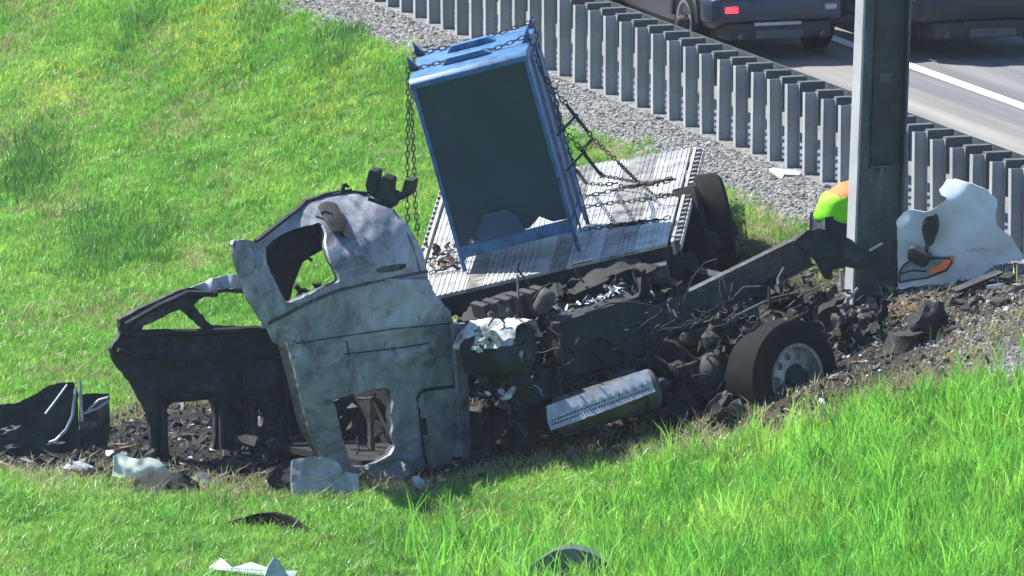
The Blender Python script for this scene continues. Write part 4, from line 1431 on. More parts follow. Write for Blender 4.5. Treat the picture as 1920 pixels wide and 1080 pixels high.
# trailer tyres standing on edge beyond the right side
tax = (EX * .92 + V(.0, .32, .05)).normalized()
tax = EX.copy()
wheel(rp(1307, 460, 4.1), tax, .60, .27, tr, m_tyre, m_char, tread=False)
wheel(rp(1338, 432, 4.7), (tax + V(0, .12, -.1)).normalized(), .58, .26, tr, m_tyre, m_char, tread=False)
mb = MB(); mb.tube([rp(1298, 452, 4.6), rp(1298, 452, 4.6) - EX * 1.6], .07, 10); mb.build('axle', m_char, tr, smooth=40)
mb = MB()
rq = random.Random(9)
for i in range(120):
    u = rq.uniform(.05, 1.0)
    p = dk_(u, rq.uniform(-.12, .02), -.2 - abs(rq.gauss(0, .22)))
    if p.z < float(terr(p.x, p.y)) - .02: continue
    k_ = rq.random()
    if k_ < .5:
        q = p + EX * rq.gauss(0, .2) + DZ * rq.gauss(0, .12)
        mb.tube([p, (p + q) / 2 + V(0, 0, rq.gauss(0, .06)), q], rq.uniform(.007, .02), 5)
    else: mb.chunk(p, rq.uniform(.03, .1), i + 500, (1.4, .8, .6), .7)
tag(mb.build('burnt_underside', m_black, tr, smooth=45), kind='stuff')
mb = MB()
for pts in ([(1003, 560), (990, 530), (970, 505), (972, 490)], [(1095, 530), (1080, 512), (1075, 495), (1110, 488)], [(1215, 520), (1225, 560), (1260, 568), (1275, 560)]):
    mb = MB(); mb.tube([rp(x, y, 1.0) for x, y in pts], .011, 6)
    mb.build('air_line', m_ashdark, tr, smooth=40)

# ================================================================== BLUE STEEL BOX
bo0 = onplane(868, 511, dNL + DZ * .014, DZ)
bo1 = at(1085, 457, bo0.y - .11)
BX = (bo1 - bo0).normalized()
BY = DZ.cross(BX).normalized()
BZ = BX.cross(BY).normalized()
BW = (bo1 - bo0).length; BH = 1.90; BD = 1.25
print('box', BW, [tuple(round(q) for q in proj(p)) for p in (bo0 + BZ * BH, bo1 + BZ * BH, bo0 + BZ * BH + BY * BD, bo1 + BZ * BH + BY * BD, bo1 + BY * BD)])
box = empty('steel_box', bo0 + BX * BW / 2 + BY * BD / 2, 'tall blue steel box chained upright on the tilted flatbed deck', 'steel box')
def bp(u, v, h): return bo0 + BX * u + BY * v + BZ * h
def bbox(mb, u0, u1, v0, v1, h0, h1):
    mb.box(bp((u0 + u1) / 2, (v0 + v1) / 2, (h0 + h1) / 2), BX * (u1 - u0) / 2, BY * (v1 - v0) / 2, BZ * (h1 - h0) / 2)
fw = .04
for (u0, v0) in ((0, 0), (BW - fw, 0), (0, BD - fw), (BW - fw, BD - fw)):
    mb = MB(); bbox(mb, u0, u0 + fw, v0, v0 + fw, -.09 * u0, BH - .001); mb.build('corner_post', m_blue, box, smooth=30, bevel=.008)
mb = MB(); bbox(mb, fw + .001, BW - fw - .001, .004, .055, .13, .25); mb.build('bottom_beam', m_blue, box, smooth=30, bevel=.008)
mb = MB(); bbox(mb, fw + .001, BW - fw - .001, BD - .055, BD - .004, .13, .25); mb.build('bottom_beam', m_blue, box, smooth=30, bevel=.008)
mb = MB(); bbox(mb, BW - .055, BW - .004, fw + .001, BD - fw - .001, .1, .22); mb.build('bottom_beam', m_blue, box, smooth=30, bevel=.008)
mb = MB(); bbox(mb, .004, .055, fw + .001, BD - fw - .001, .1, .22); mb.build('bottom_beam', m_blue, box, smooth=30, bevel=.008)
mb = MB()
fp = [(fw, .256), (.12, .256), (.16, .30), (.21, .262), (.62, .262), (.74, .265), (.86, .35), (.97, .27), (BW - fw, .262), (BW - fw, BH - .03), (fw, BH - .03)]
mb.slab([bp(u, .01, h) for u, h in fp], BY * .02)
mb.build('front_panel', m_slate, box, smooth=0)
mb = MB()
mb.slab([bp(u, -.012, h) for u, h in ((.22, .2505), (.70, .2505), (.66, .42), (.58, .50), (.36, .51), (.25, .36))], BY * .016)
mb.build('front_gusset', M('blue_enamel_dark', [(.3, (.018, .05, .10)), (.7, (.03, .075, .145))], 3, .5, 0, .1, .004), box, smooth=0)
for nm, pts, mat in (('back_panel', [bp(fw, BD - .03, .3), bp(BW - fw, BD - .03, .3), bp(BW - fw, BD - .03, BH - .05), bp(fw, BD - .03, BH - .05)], m_blue),):
    mb = MB(); mb.slab(pts, -BY * .02); mb.build(nm, mat, box, smooth=0)
for u_, s_g in ((.008, 1), (BW - .008, -1)):
    mb = MB(); mb.slab([bp(u_, fw, .25), bp(u_, BD - fw, .25), bp(u_, BD - fw, BH - .05), bp(u_, fw, BH - .05)], BX * .02 * s_g); mb.build('side_panel', m_blue, box, smooth=0)
mb = MB(); mb.slab([bp(BW + .002, .34, .03), bp(BW + .002, .40, .03), bp(BW + .002, .40, BH - .06), bp(BW + .002, .34, BH - .06)], BX * .014); mb.build('side_rib', m_blue, box, smooth=0)
mb = MB(); mb.slab([bp(BW + .002, .84, .03), bp(BW + .002, .90, .03), bp(BW + .002, .90, BH - .06), bp(BW + .002, .84, BH - .06)], BX * .014); mb.build('side_rib', m_blue, box, smooth=0)
# lid with a rounded front lip and two raised ribs that carry the chains
lp = [(-.01, -.012, BH - .045), (-.01, -.012, BH + .01), (-.01, .04, BH + .05), (-.01, BD + .015, BH + .05), (-.01, BD + .015, BH - .045)]
mb = MB(); mb.slab([bp(*q) for q in lp], BX * (BW + .02)); mb.build('lid', m_blue, box, smooth=50, bevel=.012)
for v_ in (.30, .86):
    mb = MB()
    mb.slab([bp(.30, v_, BH + .05), bp(.36, v_, BH + .115), bp(.72, v_, BH + .115), bp(.80, v_, BH + .05)], BY * .09)
    mb.build('lid_rib', m_blue, box, smooth=0, bevel=.01)
for v_ in (.42, 1.08):
    for u_, sg in ((0, -1), (BW, 1)):
        mb = MB(); mb.slab([bp(u_ - sg * .07, v_, BH + .05), bp(u_ + sg * .025, v_, BH + .05), bp(u_ + sg * .025, v_, BH + .20)], BY * .07); mb.build('chain_lug', m_blue, box, smooth=0, bevel=.006)

# ================================================================== CHAINS
lk = MB()
R_, Ls, rr_ = .0165, .021, .006
pts = []
for k_ in range(6):
    t = math.pi * k_ / 5 - math.pi / 2
    pts.append(V(Ls + R_ * math.cos(t), R_ * math.sin(t), 0))
for k_ in range(6):
    t = math.pi * k_ / 5 + math.pi / 2
    pts.append(V(-Ls + R_ * math.cos(t), R_ * math.sin(t), 0))
lk.tube(pts, rr_, 5, closed=True)
link_me = None
PITCHL = 2 * (Ls + R_ - rr_) * .98
def chain(label, P, group='tie-down chains round the blue box'):
    global link_me
    P = [Vector(p) for p in P]
    e = empty('tie_down_chain', P[0], label, 'chain', group)
    cum = [0]
    for a, b in zip(P, P[1:]): cum.append(cum[-1] + (b - a).length)
    n = int(cum[-1] / PITCHL)
    def pos(d):
        for i in range(len(P) - 1):
            if d <= cum[i + 1] or i == len(P) - 2:
                return P[i].lerp(P[i + 1], (d - cum[i]) / max(1e-6, cum[i + 1] - cum[i])), (P[i + 1] - P[i]).normalized()
    for i in range(n):
        c, d = pos((i + .5) * PITCHL)
        if link_me is None:
            o = lk.build('link', m_chain, None, smooth=60)
            link_me = o.data
        else:
            o = bpy.data.objects.new('link', link_me); COL.objects.link(o)
        o.parent = e
        x_ = d; y0 = V(.3, -.85, .4).cross(x_).normalized(); z0 = x_.cross(y0)
        a = (math.pi / 2 if i % 2 else 0) + .5
        y_ = y0 * math.cos(a) + z0 * math.sin(a); z_ = x_.cross(y_)
        Mx = Matrix((x_, y_, z_)).transposed().to_4x4()
        Mx.translation = c - P[0]
        o.matrix_local = Mx
    return e
YF, YK = bp(0, .42, 0).y, bp(0, 1.08, 0).y
lf, lb_ = bp(-.03, .40, BH + .10), bp(-.03, 1.06, BH + .10)
rf, rb_ = bp(BW + .03, .40, BH + .12), bp(BW + .03, 1.06, BH + .12)
def edgeL(v): return dk_(0, v, .0) - EX * .09
chain('chain hanging straight down beside the burnt cab roof, outer left of two', [lf, at(765, 185, YF), at(764, 300, YF), at(764, 425, YF), at(768, 470, YF + .1)])
chain('chain hanging from the box beside the first, inner left of two', [lb_, at(771, 200, YK - .5), at(776, 300, YK - .4), at(780, 400, YK - .2), at(785, 446, YK - .1)])
chain('chain laid across the near edge of the blue box lid', [lf, bp(.12, .42, BH + .065), bp(.28, .42, BH + .07), bp(.55, .42, BH + .07), bp(.85, .42, BH + .07), rf])
chain('chain laid across the back edge of the blue box lid', [lb_, bp(.1, 1.08, BH + .075), bp(.3, 1.09, BH + .07), bp(.6, 1.09, BH + .08), bp(.85, 1.08, BH + .08), rb_])
def ondeck(x, y, h=.035): return onplane(x, y, dNL + DZ * h, DZ)
YS = bp(BW, .4, 0).y
chain('slack chain curving from box top corner down to the deck', [rf, at(1001, 107, YS), at(1040, 178, YS - .1), at(1051, 222, YS - .1), at(1058, 252, YS - .1), at(1080, 318, YS), ondeck(1099, 344), ondeck(1136, 346), ondeck(1165, 342)])
chain('upper taut chain running from box top to the far deck edge', [rb_, at(1012, 130, YS + .3), at(1032, 159, YS + .3), at(1055, 189, YS + .4), at(1062, 196, YS + .4)])
chain('chain running on from the upper binder to the deck edge', [at(1103, 248, YS + .6), at(1120, 268, YS + .7), at(1158, 303, YS + 1.0), ondeck(1195, 340), ondeck(1225, 365), ondeck(1266, 366)])
chain('lower taut chain from box corner to the lower binder', [at(1042, 190, YS), at(1051, 237, YS), at(1066, 252, YS + .05), at(1084, 274, YS + .1), at(1090, 281, YS + .1)])
chain('chain running on from the lower binder across the deck', [at(1125, 326, YS + .4), ondeck(1133, 330), ondeck(1195, 341), ondeck(1247, 341), ondeck(1268, 335)])
chain('short chain linking the two lever binders', [at(1095, 279, YS + .15), at(1104, 268, YS + .3), at(1112, 260, YS + .6)])
chain('chain lying across the deck right of the box, upper row', [ondeck(1088, 370), ondeck(1112, 365), ondeck(1136, 360), ondeck(1195, 348), ondeck(1240, 338), ondeck(1270, 332)])
chain('chain lying across the deck right of the box, middle row', [ondeck(1095, 388), ondeck(1150, 380), ondeck(1195, 376), ondeck(1240, 370), ondeck(1266, 362)])
chain('chain lying across the deck right of the box, lowest row', [ondeck(1095, 430), ondeck(1140, 424), ondeck(1190, 418), ondeck(1240, 412), ondeck(1258, 406)])
chain('chain heaped on the deck left of the box', [ondeck(800, 490), ondeck(822, 478), ondeck(845, 470), ondeck(838, 482), ondeck(820, 492), ondeck(846, 492), ondeck(862, 484)])
chain('chain trailing along the deck left of the box foot', [ondeck(806, 512), ondeck(830, 504), ondeck(852, 498), ondeck(872, 488)])
def binder(label, a, b, h0, h1):
    e = empty('lever_binder', a, label, 'chain binder', 'lever binders on the chains')
    a, b = Vector(a), Vector(b); d = (b - a).normalized()
    mb = MB(); mb.tube([a, a + d * .05, a.lerp(b, .5), b - d * .05, b], .017, 8); mb.build('barrel', m_char, e, smooth=40)
    mb = MB(); mb.tube([h0, Vector(h0).lerp(Vector(h1), .5), h1], .015, 7, r2=.009); mb.chunk(h0, .03, 3, (1, 1, .8), .15); mb.build('handle', m_char, e, smooth=40)
    mb = MB()
    for p, s_ in ((a, -1), (b, 1)):
        x_ = d; y_ = V(0, 0, 1).cross(d).normalized(); z_ = x_.cross(y_)
        mb.tube([p + d * s_ * .02 + (x_ * math.cos(t) * s_ + z_ * math.sin(t)) * .026 for t in np.linspace(-1.2, 2.2, 7)], .009, 6)
    mb.build('hook', m_chain, e, smooth=40)
binder('upper lever binder stretched between taut chains, handle pointing down left', at(1062, 196, YS + .4), at(1103, 248, YS + .6), at(1080, 217, YS + .45), at(1038, 262, YS + .15))
binder('lower lever binder stretched between chains just above the deck', at(1090, 281, YS + .1), at(1125, 326, YS + .4), at(1095, 285, YS + .15), at(1062, 320, YS - .1))
binder('rusty lever binder lying flat on the lit part of the deck', ondeck(1168, 350, .04), ondeck(1226, 345, .04), ondeck(1195, 348, .05), ondeck(1262, 334, .05))
binder('dark lever binder lying on the shaded deck beside the box', ondeck(1150, 424, .04), ondeck(1196, 418, .04), ondeck(1172, 420, .05), ondeck(1236, 412, .05))
# charred scraps on deck left of box
sr = empty('charred_scrap', ondeck(830, 470), 'heap of charred scraps on the deck left of the box', 'debris')
mb = MB()
rq = random.Random(31)
for i in range(22):
    mb.chunk(ondeck(rq.uniform(800, 856), rq.uniform(455, 500), .03), rq.uniform(.015, .05), i + 40, (1.7, .7, .4), .7)
tag(mb.build('scrap', m_rust, sr, smooth=0), kind='stuff')

# ================================================================== BROKEN HOOD PANEL
hp_out = [(1682, 412), (1686, 407), (1703, 392), (1718, 395), (1734, 398), (1752, 391), (1768, 380), (1777, 371), (1765, 365), (1761, 357), (1767, 349), (1773, 339), (1791, 336), (1817, 343), (1843, 353),
          (1856, 363), (1869, 375), (1871, 388), (1866, 398), (1868, 424), (1895, 445), (1910, 466), (1918, 481), (1915, 489), (1895, 490), (1864, 498), (1843, 515), (1830, 528), (1765, 533), (1713, 537), (1684, 543)]
ha = ground(1668, 546); hb = ground(1838, 528)
hd = (hb - ha); hd.z = 0; hd.normalize()
hn = Vector((hd.y, -hd.x, 0))
if hn.y > 0: hn = -hn
hn.z = -.38
hn.normalize()
hood = empty('hood_panel', (ha + hb) / 2, 'torn white fibreglass truck hood piece leaning by the guardrail', 'hood panel')
ho = ground(1765, 534) + V(0, 0, .01)
hn = Vector((-.30, -.95, -.12)).normalized()
def hdisp(x, y, p):
    return .05 * math.sin((x - 1660) / 260 * math.pi) + .03 * mnoise.noise(p * 2.2) + .012 * mnoise.noise(p * 9) - (.10 * max(0, (378 - y) / 40) * max(0, min(1, (1840 - x) / 50))) + .012 * math.sin((x * .8 + y) * .05)
mb = MB(); panel(mb, hp_out, [], ho, hn, 5, .014, hdisp); mb.build('panel', m_white, hood, smooth=50)
def hq(x, y, o=0):
    p = onplane(x, y, ho, hn); return p + hn * (hdisp(x, y, p) + o)
def hpatch(name, pts, off, th, mat, par, cell=4):
    mb = MB(); panel(mb, pts, [], ho + hn * off, hn, cell, th, hdisp)
    return mb.build(name, mat, par, smooth=50)
hl = hpatch('headlight', [(1686, 526), (1687, 507), (1697, 494), (1710, 487), (1735, 483), (1755, 481), (1786, 480), (1790, 486), (1778, 502), (1762, 511), (1742, 516), (1708, 522)], .012, .02, m_lens, hood)
hpatch('turn_lens', [(1790, 483), (1778, 484), (1765, 494), (1742, 507), (1742, 514), (1760, 510), (1781, 500)], .020, .012, m_amber, hl, 3)
mb = MB()
hp_ = [(1687, 526), (1688, 507), (1697, 494), (1710, 487), (1735, 483), (1755, 480), (1786, 480), (1790, 486), (1778, 503), (1742, 517), (1708, 523), (1687, 528)]
mb.tube([hq(x, y, .018) for x, y in hp_], .010, 6)
mb.tube([hq(x, y, .018) for x, y in ((1690, 512), (1712, 505), (1740, 505))], .008, 6)
mb.build('lamp_trim', m_plastic, hl, smooth=40)
mb = MB()
mir = [(1744, 404), (1750, 405), (1755, 411), (1757, 427), (1754, 440), (1749, 452), (1746, 463), (1735, 458), (1731, 445), (1728, 430), (1731, 414), (1737, 407)]
panel(mb, mir, [], ho + hn * .11, hn, 3, .09, lambda x, y, p: hdisp(x, y, p) + .03 * (1 - ((x - 1743) / 15) ** 2)); mb.build('hood_mirror', m_plastic, hood, smooth=50)
mb = MB(); mb.tube([hq(1742, 455, .06), hq(1741, 475, .06)], .022, 8); mb.build('mirror_arm', m_plastic, hood, smooth=40)
mb = MB(); mb.slab([hq(x, y, .02) for x, y in ((1708, 466), (1712, 457), (1721, 456), (1752, 472), (1750, 478), (1744, 492), (1735, 493), (1708, 479))], hn * .11); mb.build('mirror_base', m_plastic, hood, smooth=30, bevel=.015)
# raised maker's badge, worn to an unreadable smudge
mb = MB()
rq = random.Random(2)
for i, xx in enumerate((1815, 1822, 1829, 1838, 1845, 1853)):
    mb.chunk(hq(xx, 464 + (i % 2) * 2, .004), .016, i + 800, (1.0, .5, .7 + .5 * (i % 2)), .4)
mb.build('badge', flat('badge_grey', (.42, .45, .5), .5, .2), hood, smooth=30)

# ================================================================== LOOSE PIECES
def piece(name, label, cat, pts, Y=None, ext=None, mat=m_char, g=None, cell=4, n=None, amp=.03, group=None, th=.03, sc_=4):
    p0 = ground(*g)
    nn = Vector(n or (.1, -.9, .35)).normalized()
    mb = MB()
    panel(mb, pts, [], p0, nn, cell, th, lambda x, y, p: amp * mnoise.noise(p * sc_) + amp * .4 * mnoise.noise(p * sc_ * 3))
    o = mb.build(name, mat, None, smooth=45, loc=p0)
    return tag(o, label, cat, group)
fe = empty('burnt_fender', ground(80, 850), 'blackened crumpled fender lying left of the burnt cab', 'fender')
fg = ground(80, 852); fn = Vector((.1, -.9, .3)).normalized()
mb = MB(); panel(mb, [(-40, 765), (0, 758), (30, 756), (63, 741), (89, 723), (118, 717), (139, 717), (146, 735), (148, 800), (150, 850), (60, 858), (-40, 860)], [], fg, fn, 5, .05, lambda x, y, p: .08 * mnoise.noise(p * 2) + .03 * mnoise.noise(p * 8)); mb.build('fender_skin', m_char, fe, smooth=45)
mb = MB(); panel(mb, [(150, 742), (165, 737), (204, 737), (206, 745), (206, 800), (200, 850), (148, 852)], [], fg - fn * .15, fn, 5, .04, lambda x, y, p: .06 * mnoise.noise(p * 3)); mb.build('inner_panel', m_char, fe, smooth=45)
mb = MB()
def fq(x, y, o=.1): return onplane(x, y, fg + fn * o, fn)
for pts, r in (([(126, 721), (105, 750), (85, 776)], .012), ([(142, 728), (136, 780), (124, 806)], .014), ([(124, 806), (105, 825), (92, 830)], .016), ([(165, 770), (185, 750), (203, 745)], .012), ([(158, 775), (185, 765), (204, 752)], .012), ([(150, 715), (152, 760), (154, 790)], .016)):
    mb.tube([fq(x, y) for x, y in pts], r, 6)
mb.build('stay', m_step, fe, smooth=40)
mb = MB()
for (x, y, r, m_) in ((20, 806, .07, 0), (105, 832, .04, 0), (22, 838, .05, 0)): mb.chunk(fq(x, y, .12), r, int(x), (1.6, .6, .5), .7, 2)
tag(mb.build('ash_flake', m_ashdark, fe, smooth=0), kind='stuff')
piece('panel_shard', 'curved greenish white panel shard lying before the dark cab opening', 'panel shard', [(213, 853), (224, 850), (245, 858), (262, 861), (280, 857), (296, 862), (308, 872), (320, 885), (290, 893), (256, 898), (232, 897), (212, 893)], g=(260, 905), mat=M('smoked_white', [(.3, (.3, .34, .29)), (.7, (.6, .66, .58))], 5, .6, 0, .2, .006), n=(.2, -.85, .5), amp=.05, th=.02)
piece('ash_lump', 'white foamy ash lump left of the curved shard', 'ash lump', [(112, 868), (130, 865), (150, 865), (165, 870), (182, 878), (178, 887), (160, 886), (140, 882), (120, 878)], g=(150, 892), mat=m_whiteash, amp=.08, th=.08, sc_=9)
piece('burnt_sheet', 'black charred panel folded over in front of the white shard', 'burnt panel', [(250, 905), (262, 893), (285, 880), (300, 888), (330, 885), (350, 890), (372, 905), (380, 930), (330, 934), (290, 930), (255, 920)], g=(320, 932), mat=m_black, amp=.07, th=.06, n=(0, -.7, .7))
piece('ash_plate', 'pale curved ash plate beside the black folded panel', 'ash plate', [(330, 886), (350, 880), (375, 881), (395, 890), (410, 905), (400, 912), (370, 902), (345, 895)], g=(375, 915), mat=m_ashdark, amp=.05, th=.02, n=(0, -.6, .8))
piece('bent_tank_skin', 'dented pale grey sheet metal tank skin at the cab foot', 'tank skin', [(548, 861), (560, 859), (592, 856), (620, 859), (632, 866), (645, 885), (672, 888), (674, 920), (640, 935), (590, 940), (552, 938), (546, 900)], g=(610, 937), mat=m_ash, amp=.05, th=.05, n=(.2, -.92, .3))
piece('charred_flap', 'dark charred flap standing at the left end of the tank skin', 'burnt flap', [(500, 900), (520, 876), (538, 859), (546, 862), (544, 900), (546, 938), (530, 936), (512, 915)], g=(530, 938), mat=m_black, amp=.05, th=.03)
piece('ash_stub', 'small white ash stub at the foot of charred flap', 'ash lump', [(498, 924), (505, 904), (515, 901), (524, 908), (522, 924), (508, 930)], g=(512, 932), mat=m_whiteash, amp=.04, th=.06, sc_=9)
piece('foam_heap', 'grey foam heap spilling out of the cab door opening', 'foam heap', [(682, 880), (690, 870), (706, 868), (722, 858), (735, 852), (742, 862), (756, 866), (768, 880), (772, 895), (750, 906), (720, 912), (696, 900)], g=(720, 913), mat=M('grey_foam', [(.3, (.1, .11, .11)), (.6, (.26, .27, .27)), (.8, (.4, .42, .42))], 16, .95, 0, 1, .03), amp=.09, th=.12, sc_=8)
piece('white_chip', 'small white plastic chip in grass under the storage door', 'plastic chip', [(772, 894), (784, 892), (796, 902), (798, 912), (786, 918), (778, 910)], g=(786, 920), mat=m_white, amp=.02, th=.012)
piece('road_sign_scrap', 'loose pale metal strip lying on gravel below the guardrail', 'metal strip', [(1438, 318), (1448, 314), (1490, 319), (1502, 322), (1500, 328), (1470, 327), (1466, 336)], g=(1470, 336), mat=m_galv, amp=.01, th=.03, n=(-.2, -.3, .9))
# strips of tyre lying in the foreground grass
def arc_strip(label, pts, w_, mat, lift=.05):
    n = len(pts)
    mb = MB()
    P = []
    for i, (x, y, h) in enumerate(pts):
        p = ground(x, y); p = p + V(0, 0, h); P.append(p)
    Q = [p + V(.03, w_, -.03) for p in P]
    vs = P + Q + [V(p.x, p.y - .03, float(terr(p.x, p.y - .03)) - .03) for p in P] + [q + V(0, -.005, -.03) for q in Q]
    fs = []
    for i in range(n - 1):
        fs += [(i, i + 1, n + i + 1, n + i), (2 * n + i, 3 * n + i, 3 * n + i + 1, 2 * n + i + 1), (i, 2 * n + i, 2 * n + i + 1, i + 1), (n + i, n + i + 1, 3 * n + i + 1, 3 * n + i)]
    fs += [(0, n, 3 * n, 2 * n), (n - 1, 3 * n - 1, 4 * n - 1, 2 * n - 1)]
    mb.add(vs, fs)
    o = mb.build('tyre_strip', mat, None, smooth=40, loc=P[0])
    return tag(o, label, 'tyre strip', 'torn tyre strips in the grass')
arc_strip('flat arched dark rubber strip in grass below the cab', [(424, 990, .05), (450, 992, .10), (480, 994, .15), (510, 996, .17), (540, 1000, .15), (560, 1003, .1), (576, 1006, .06)], .22, m_tyre)
arc_strip('arched glossy strip with pale left end at bottom edge', [(958, 1120, .04), (978, 1115, .15), (1005, 1110, .27), (1040, 1106, .35), (1075, 1104, .36), (1110, 1102, .31), (1150, 1100, .18)], .36, flat('worn_liner', (.09, .105, .125), .25, 0, .5, .2, 10))
def shard(name, label, P2, mat, h=.1):
    mb = MB()
    P = [ground(x, y) + V(0, 0, hh) for x, y, hh in P2]
    P = [p + V(0, 0, rng.normal(0, .012)) for p in P]
    mb.slab(P, V(0, .01, .015))
    return tag(mb.build(name, mat, None, smooth=0, loc=P[0]), label, 'plastic shard', 'pale plastic shards in the grass')
shard('plastic_shard', 'pale blue upright pointed shard in foreground grass', [(494, 1100, .05), (503, 1099, .16), (513, 1098, .25), (524, 1098, .19), (540, 1100, .10), (546, 1101, .05)], m_pshard)
shard('plastic_shard', 'long thin pale shard lying flat in foreground grass', [(392, 1080, .07), (415, 1077, .10), (436, 1083, .08), (470, 1082, .09), (520, 1092, .07), (558, 1092, .08), (550, 1098, .05), (480, 1090, .05), (440, 1089, .06)], m_pshard)
# tyre piece and rods on the bare ground at right
tp = ground(1738, 628)
mb = MB()
mb.chunk(tp + V(0, 0, .12), .20, 91, (1.1, .8, .95), .25, 3)
mb.tube([ground(1700, 650) + V(0, 0, .03), ground(1712, 636) + V(0, 0, .10), tp + V(-.05, 0, .16)], .05, 8)
tag(mb.build('tyre_lump', m_black, None, smooth=50, loc=tp), 'black rounded lump of burnt tyre on bare soil', 'burnt tyre')
def rods(name, label, x0, y0, x1, y1, w_, mat, cat, hgt=.05):
    a = ground(x0, y0) + V(0, 0, hgt); b = ground(x1, y1) + V(0, 0, hgt)
    mb = MB(); mb.bar(a, b, w_, .03); return tag(mb.build(name, mat, None, smooth=0, loc=a), label, cat)
rods('steel_strap', 'dark flat strap lying on soil below the hood panel', 1788, 562, 1876, 526, .16, m_char, 'strap', .08)
rods('metal_slat', 'pale short slat on gravel right of the strap', 1852, 548, 1880, 544, .05, m_step, 'slat')
rods('bent_plate', 'black plate lying beside the pale slat at the right edge', 1882, 535, 1900, 524, .12, m_black, 'plate', .06)
tag(MB().chunk(ground(1877, 572) + V(0, 0, .03), .09, 71, (1, .8, .7), .3, 2).build('dark_stone', m_dirt, None, smooth=45, loc=ground(1877, 572)), 'round dark stone on gravel at the right edge', 'stone')
tag(MB().chunk(ground(1690, 655) + V(0, 0, .05), .16, 73, (1.3, .8, .6), .5, 2).build('burnt_lump', m_black, None, smooth=45, loc=ground(1690, 655)), 'black burnt lump between wheel and humped hose', 'burnt lump')
# uprooted straw heap near the post
mb = MB(); rq = random.Random(8)
for i in range(260):
    p = ground(rq.gauss(1710, 40), rq.gauss(588, 10)) + V(0, 0, abs(rq.gauss(0, .05)))
    a = rq.uniform(0, 6.28); L_ = rq.uniform(.05, .16)
    q = p + V(math.cos(a) * L_, math.sin(a) * L_, rq.gauss(0, .04))
    mb.bar(p, q, .006, .004)
tag(mb.build('dry_straw', m_straw, None, smooth=0), 'dry yellow straw swept against the burnt ground near the post', 'straw', kind='stuff')

# ================================================================== WORKER
def skin_body(name, joints, edges, mat, parent, sub=2):
    me_ = bpy.data.meshes.new(name)
    me_.from_pydata([tuple(Vector(j[0]) - parent.location) for j in joints], edges, [])
    o = bpy.data.objects.new(name, me_)
    COL.objects.link(o)
    sm = o.modifiers.new('skin', 'SKIN'); sm.use_smooth_shade = True
    o.modifiers.new('sub', 'SUBSURF').levels = sub
    for v_, j in zip(me_.skin_vertices[0].data, joints):
        r = j[1]
        v_.radius = (r, r) if isinstance(r, (int, float)) else r
    me_.skin_vertices[0].data[0].use_root = True
    dg = bpy.context.evaluated_depsgraph_get()
    nm = bpy.data.meshes.new_from_object(o.evaluated_get(dg))
    o.modifiers.clear()
    o.data = nm
    nm.materials.clear(); nm.materials.append(mat)
    nm.polygons.foreach_set('use_smooth', [True] * len(nm.polygons))
    o.parent = parent
    return o
hipc = at(1556, 430, 2.7)
wk0 = gz(hipc.x + .15, 2.7)
wk = empty('person', wk0, 'person in lime and orange hi-vis jacket bending over behind the post', 'person')
FW = V(.93, .37, 0).normalized(); SD = V(-.37, .93, 0).normalized()
hp = hipc.copy()
knee = [hp + FW * .34 - SD * .13 * s_ + V(0, 0, -.10) for s_ in (1, -1)]
def foot(s_):
    p = hp + FW * .12 - SD * .14 * s_; return gz(p.x, p.y, .07)
shd = at(1612, 366, 2.85)
chest = hp.lerp(shd, .62) + V(-.03, 0, .07)
neck = shd + FW * .06 + V(0, 0, .0); head = shd + FW * .19 + V(0, 0, .03)
J = [(hp, .14), (hp.lerp(chest, .5) + V(-.03, 0, .03), .145), (chest, .16), (shd, .13), (neck, .06), (head - FW * .05, .075), (head, .105), (head + FW * .07 - V(0, 0, .05), .07)]
E_ = [(0, 1), (1, 2), (2, 3), (3, 4), (4, 5), (5, 6), (6, 7)]
for s_ in (1, -1):
    b = len(J)
    f_ = foot(s_)
    kn = knee[0 if s_ == 1 else 1]
    J += [(hp - SD * .1 * s_ + FW * .02, .11), (kn, .075), (f_ + V(0, 0, .08), .05), (f_, .045), (f_ + FW * .17 - V(0, 0, .03), .04)]
    E_ += [(0, b), (b, b + 1), (b + 1, b + 2), (b + 2, b + 3), (b + 3, b + 4)]
    b2 = len(J)
    s0 = shd - SD * .2 * s_; el = s0 + FW * .12 + V(0, 0, -.28); wr = el + FW * .2 + V(0, 0, -.15)
    J += [(s0, .075), (el, .05), (wr, .035), (wr + FW * .07 - V(0, 0, .03), .035)]
    E_ += [(3, b2), (b2, b2 + 1), (b2 + 1, b2 + 2), (b2 + 2, b2 + 3)]
    for k_ in range(4):
        b3 = len(J); o_ = SD * (.03 - .02 * k_)
        h0 = J[b2 + 3][0]
        J += [(h0 + FW * .05 + o_ - V(0, 0, .01), .0095), (h0 + FW * .08 + o_ - V(0, 0, .04), .008)]
        E_ += [(b2 + 3, b3), (b3, b3 + 1)]
body = skin_body('body', J, E_, m_skin, wk)
JJ = [(hp + V(-.06, -.02, .03), .20), (hp.lerp(chest, .5) + V(-.04, 0, .04), .205), (chest, .205), (shd, .165), (shd + FW * .05, .09)]
EE = [(0, 1), (1, 2), (2, 3), (3, 4)]
for s_ in (1, -1):
    b = len(JJ); s0 = shd - SD * .2 * s_; el = s0 + FW * .12 + V(0, 0, -.28); wr = el + FW * .2 + V(0, 0, -.15)
    JJ += [(s0, .105), (el, .08), (el.lerp(wr, .8), .06)]
    EE += [(3, b), (b, b + 1), (b + 1, b + 2)]
jk = skin_body('jacket', JJ, EE, m_lime, wk)
jk.data.materials.append(m_orange)
for v_ in jk.data.vertices:
    q = v_.co
    v_.co = q + v_.normal * (.022 * mnoise.noise(q * 6) + .012 * mnoise.noise(q * 15) + .012 * math.sin(q.z * 40 + 3 * mnoise.noise(q * 5)))
ld = (shd - hp).normalized()
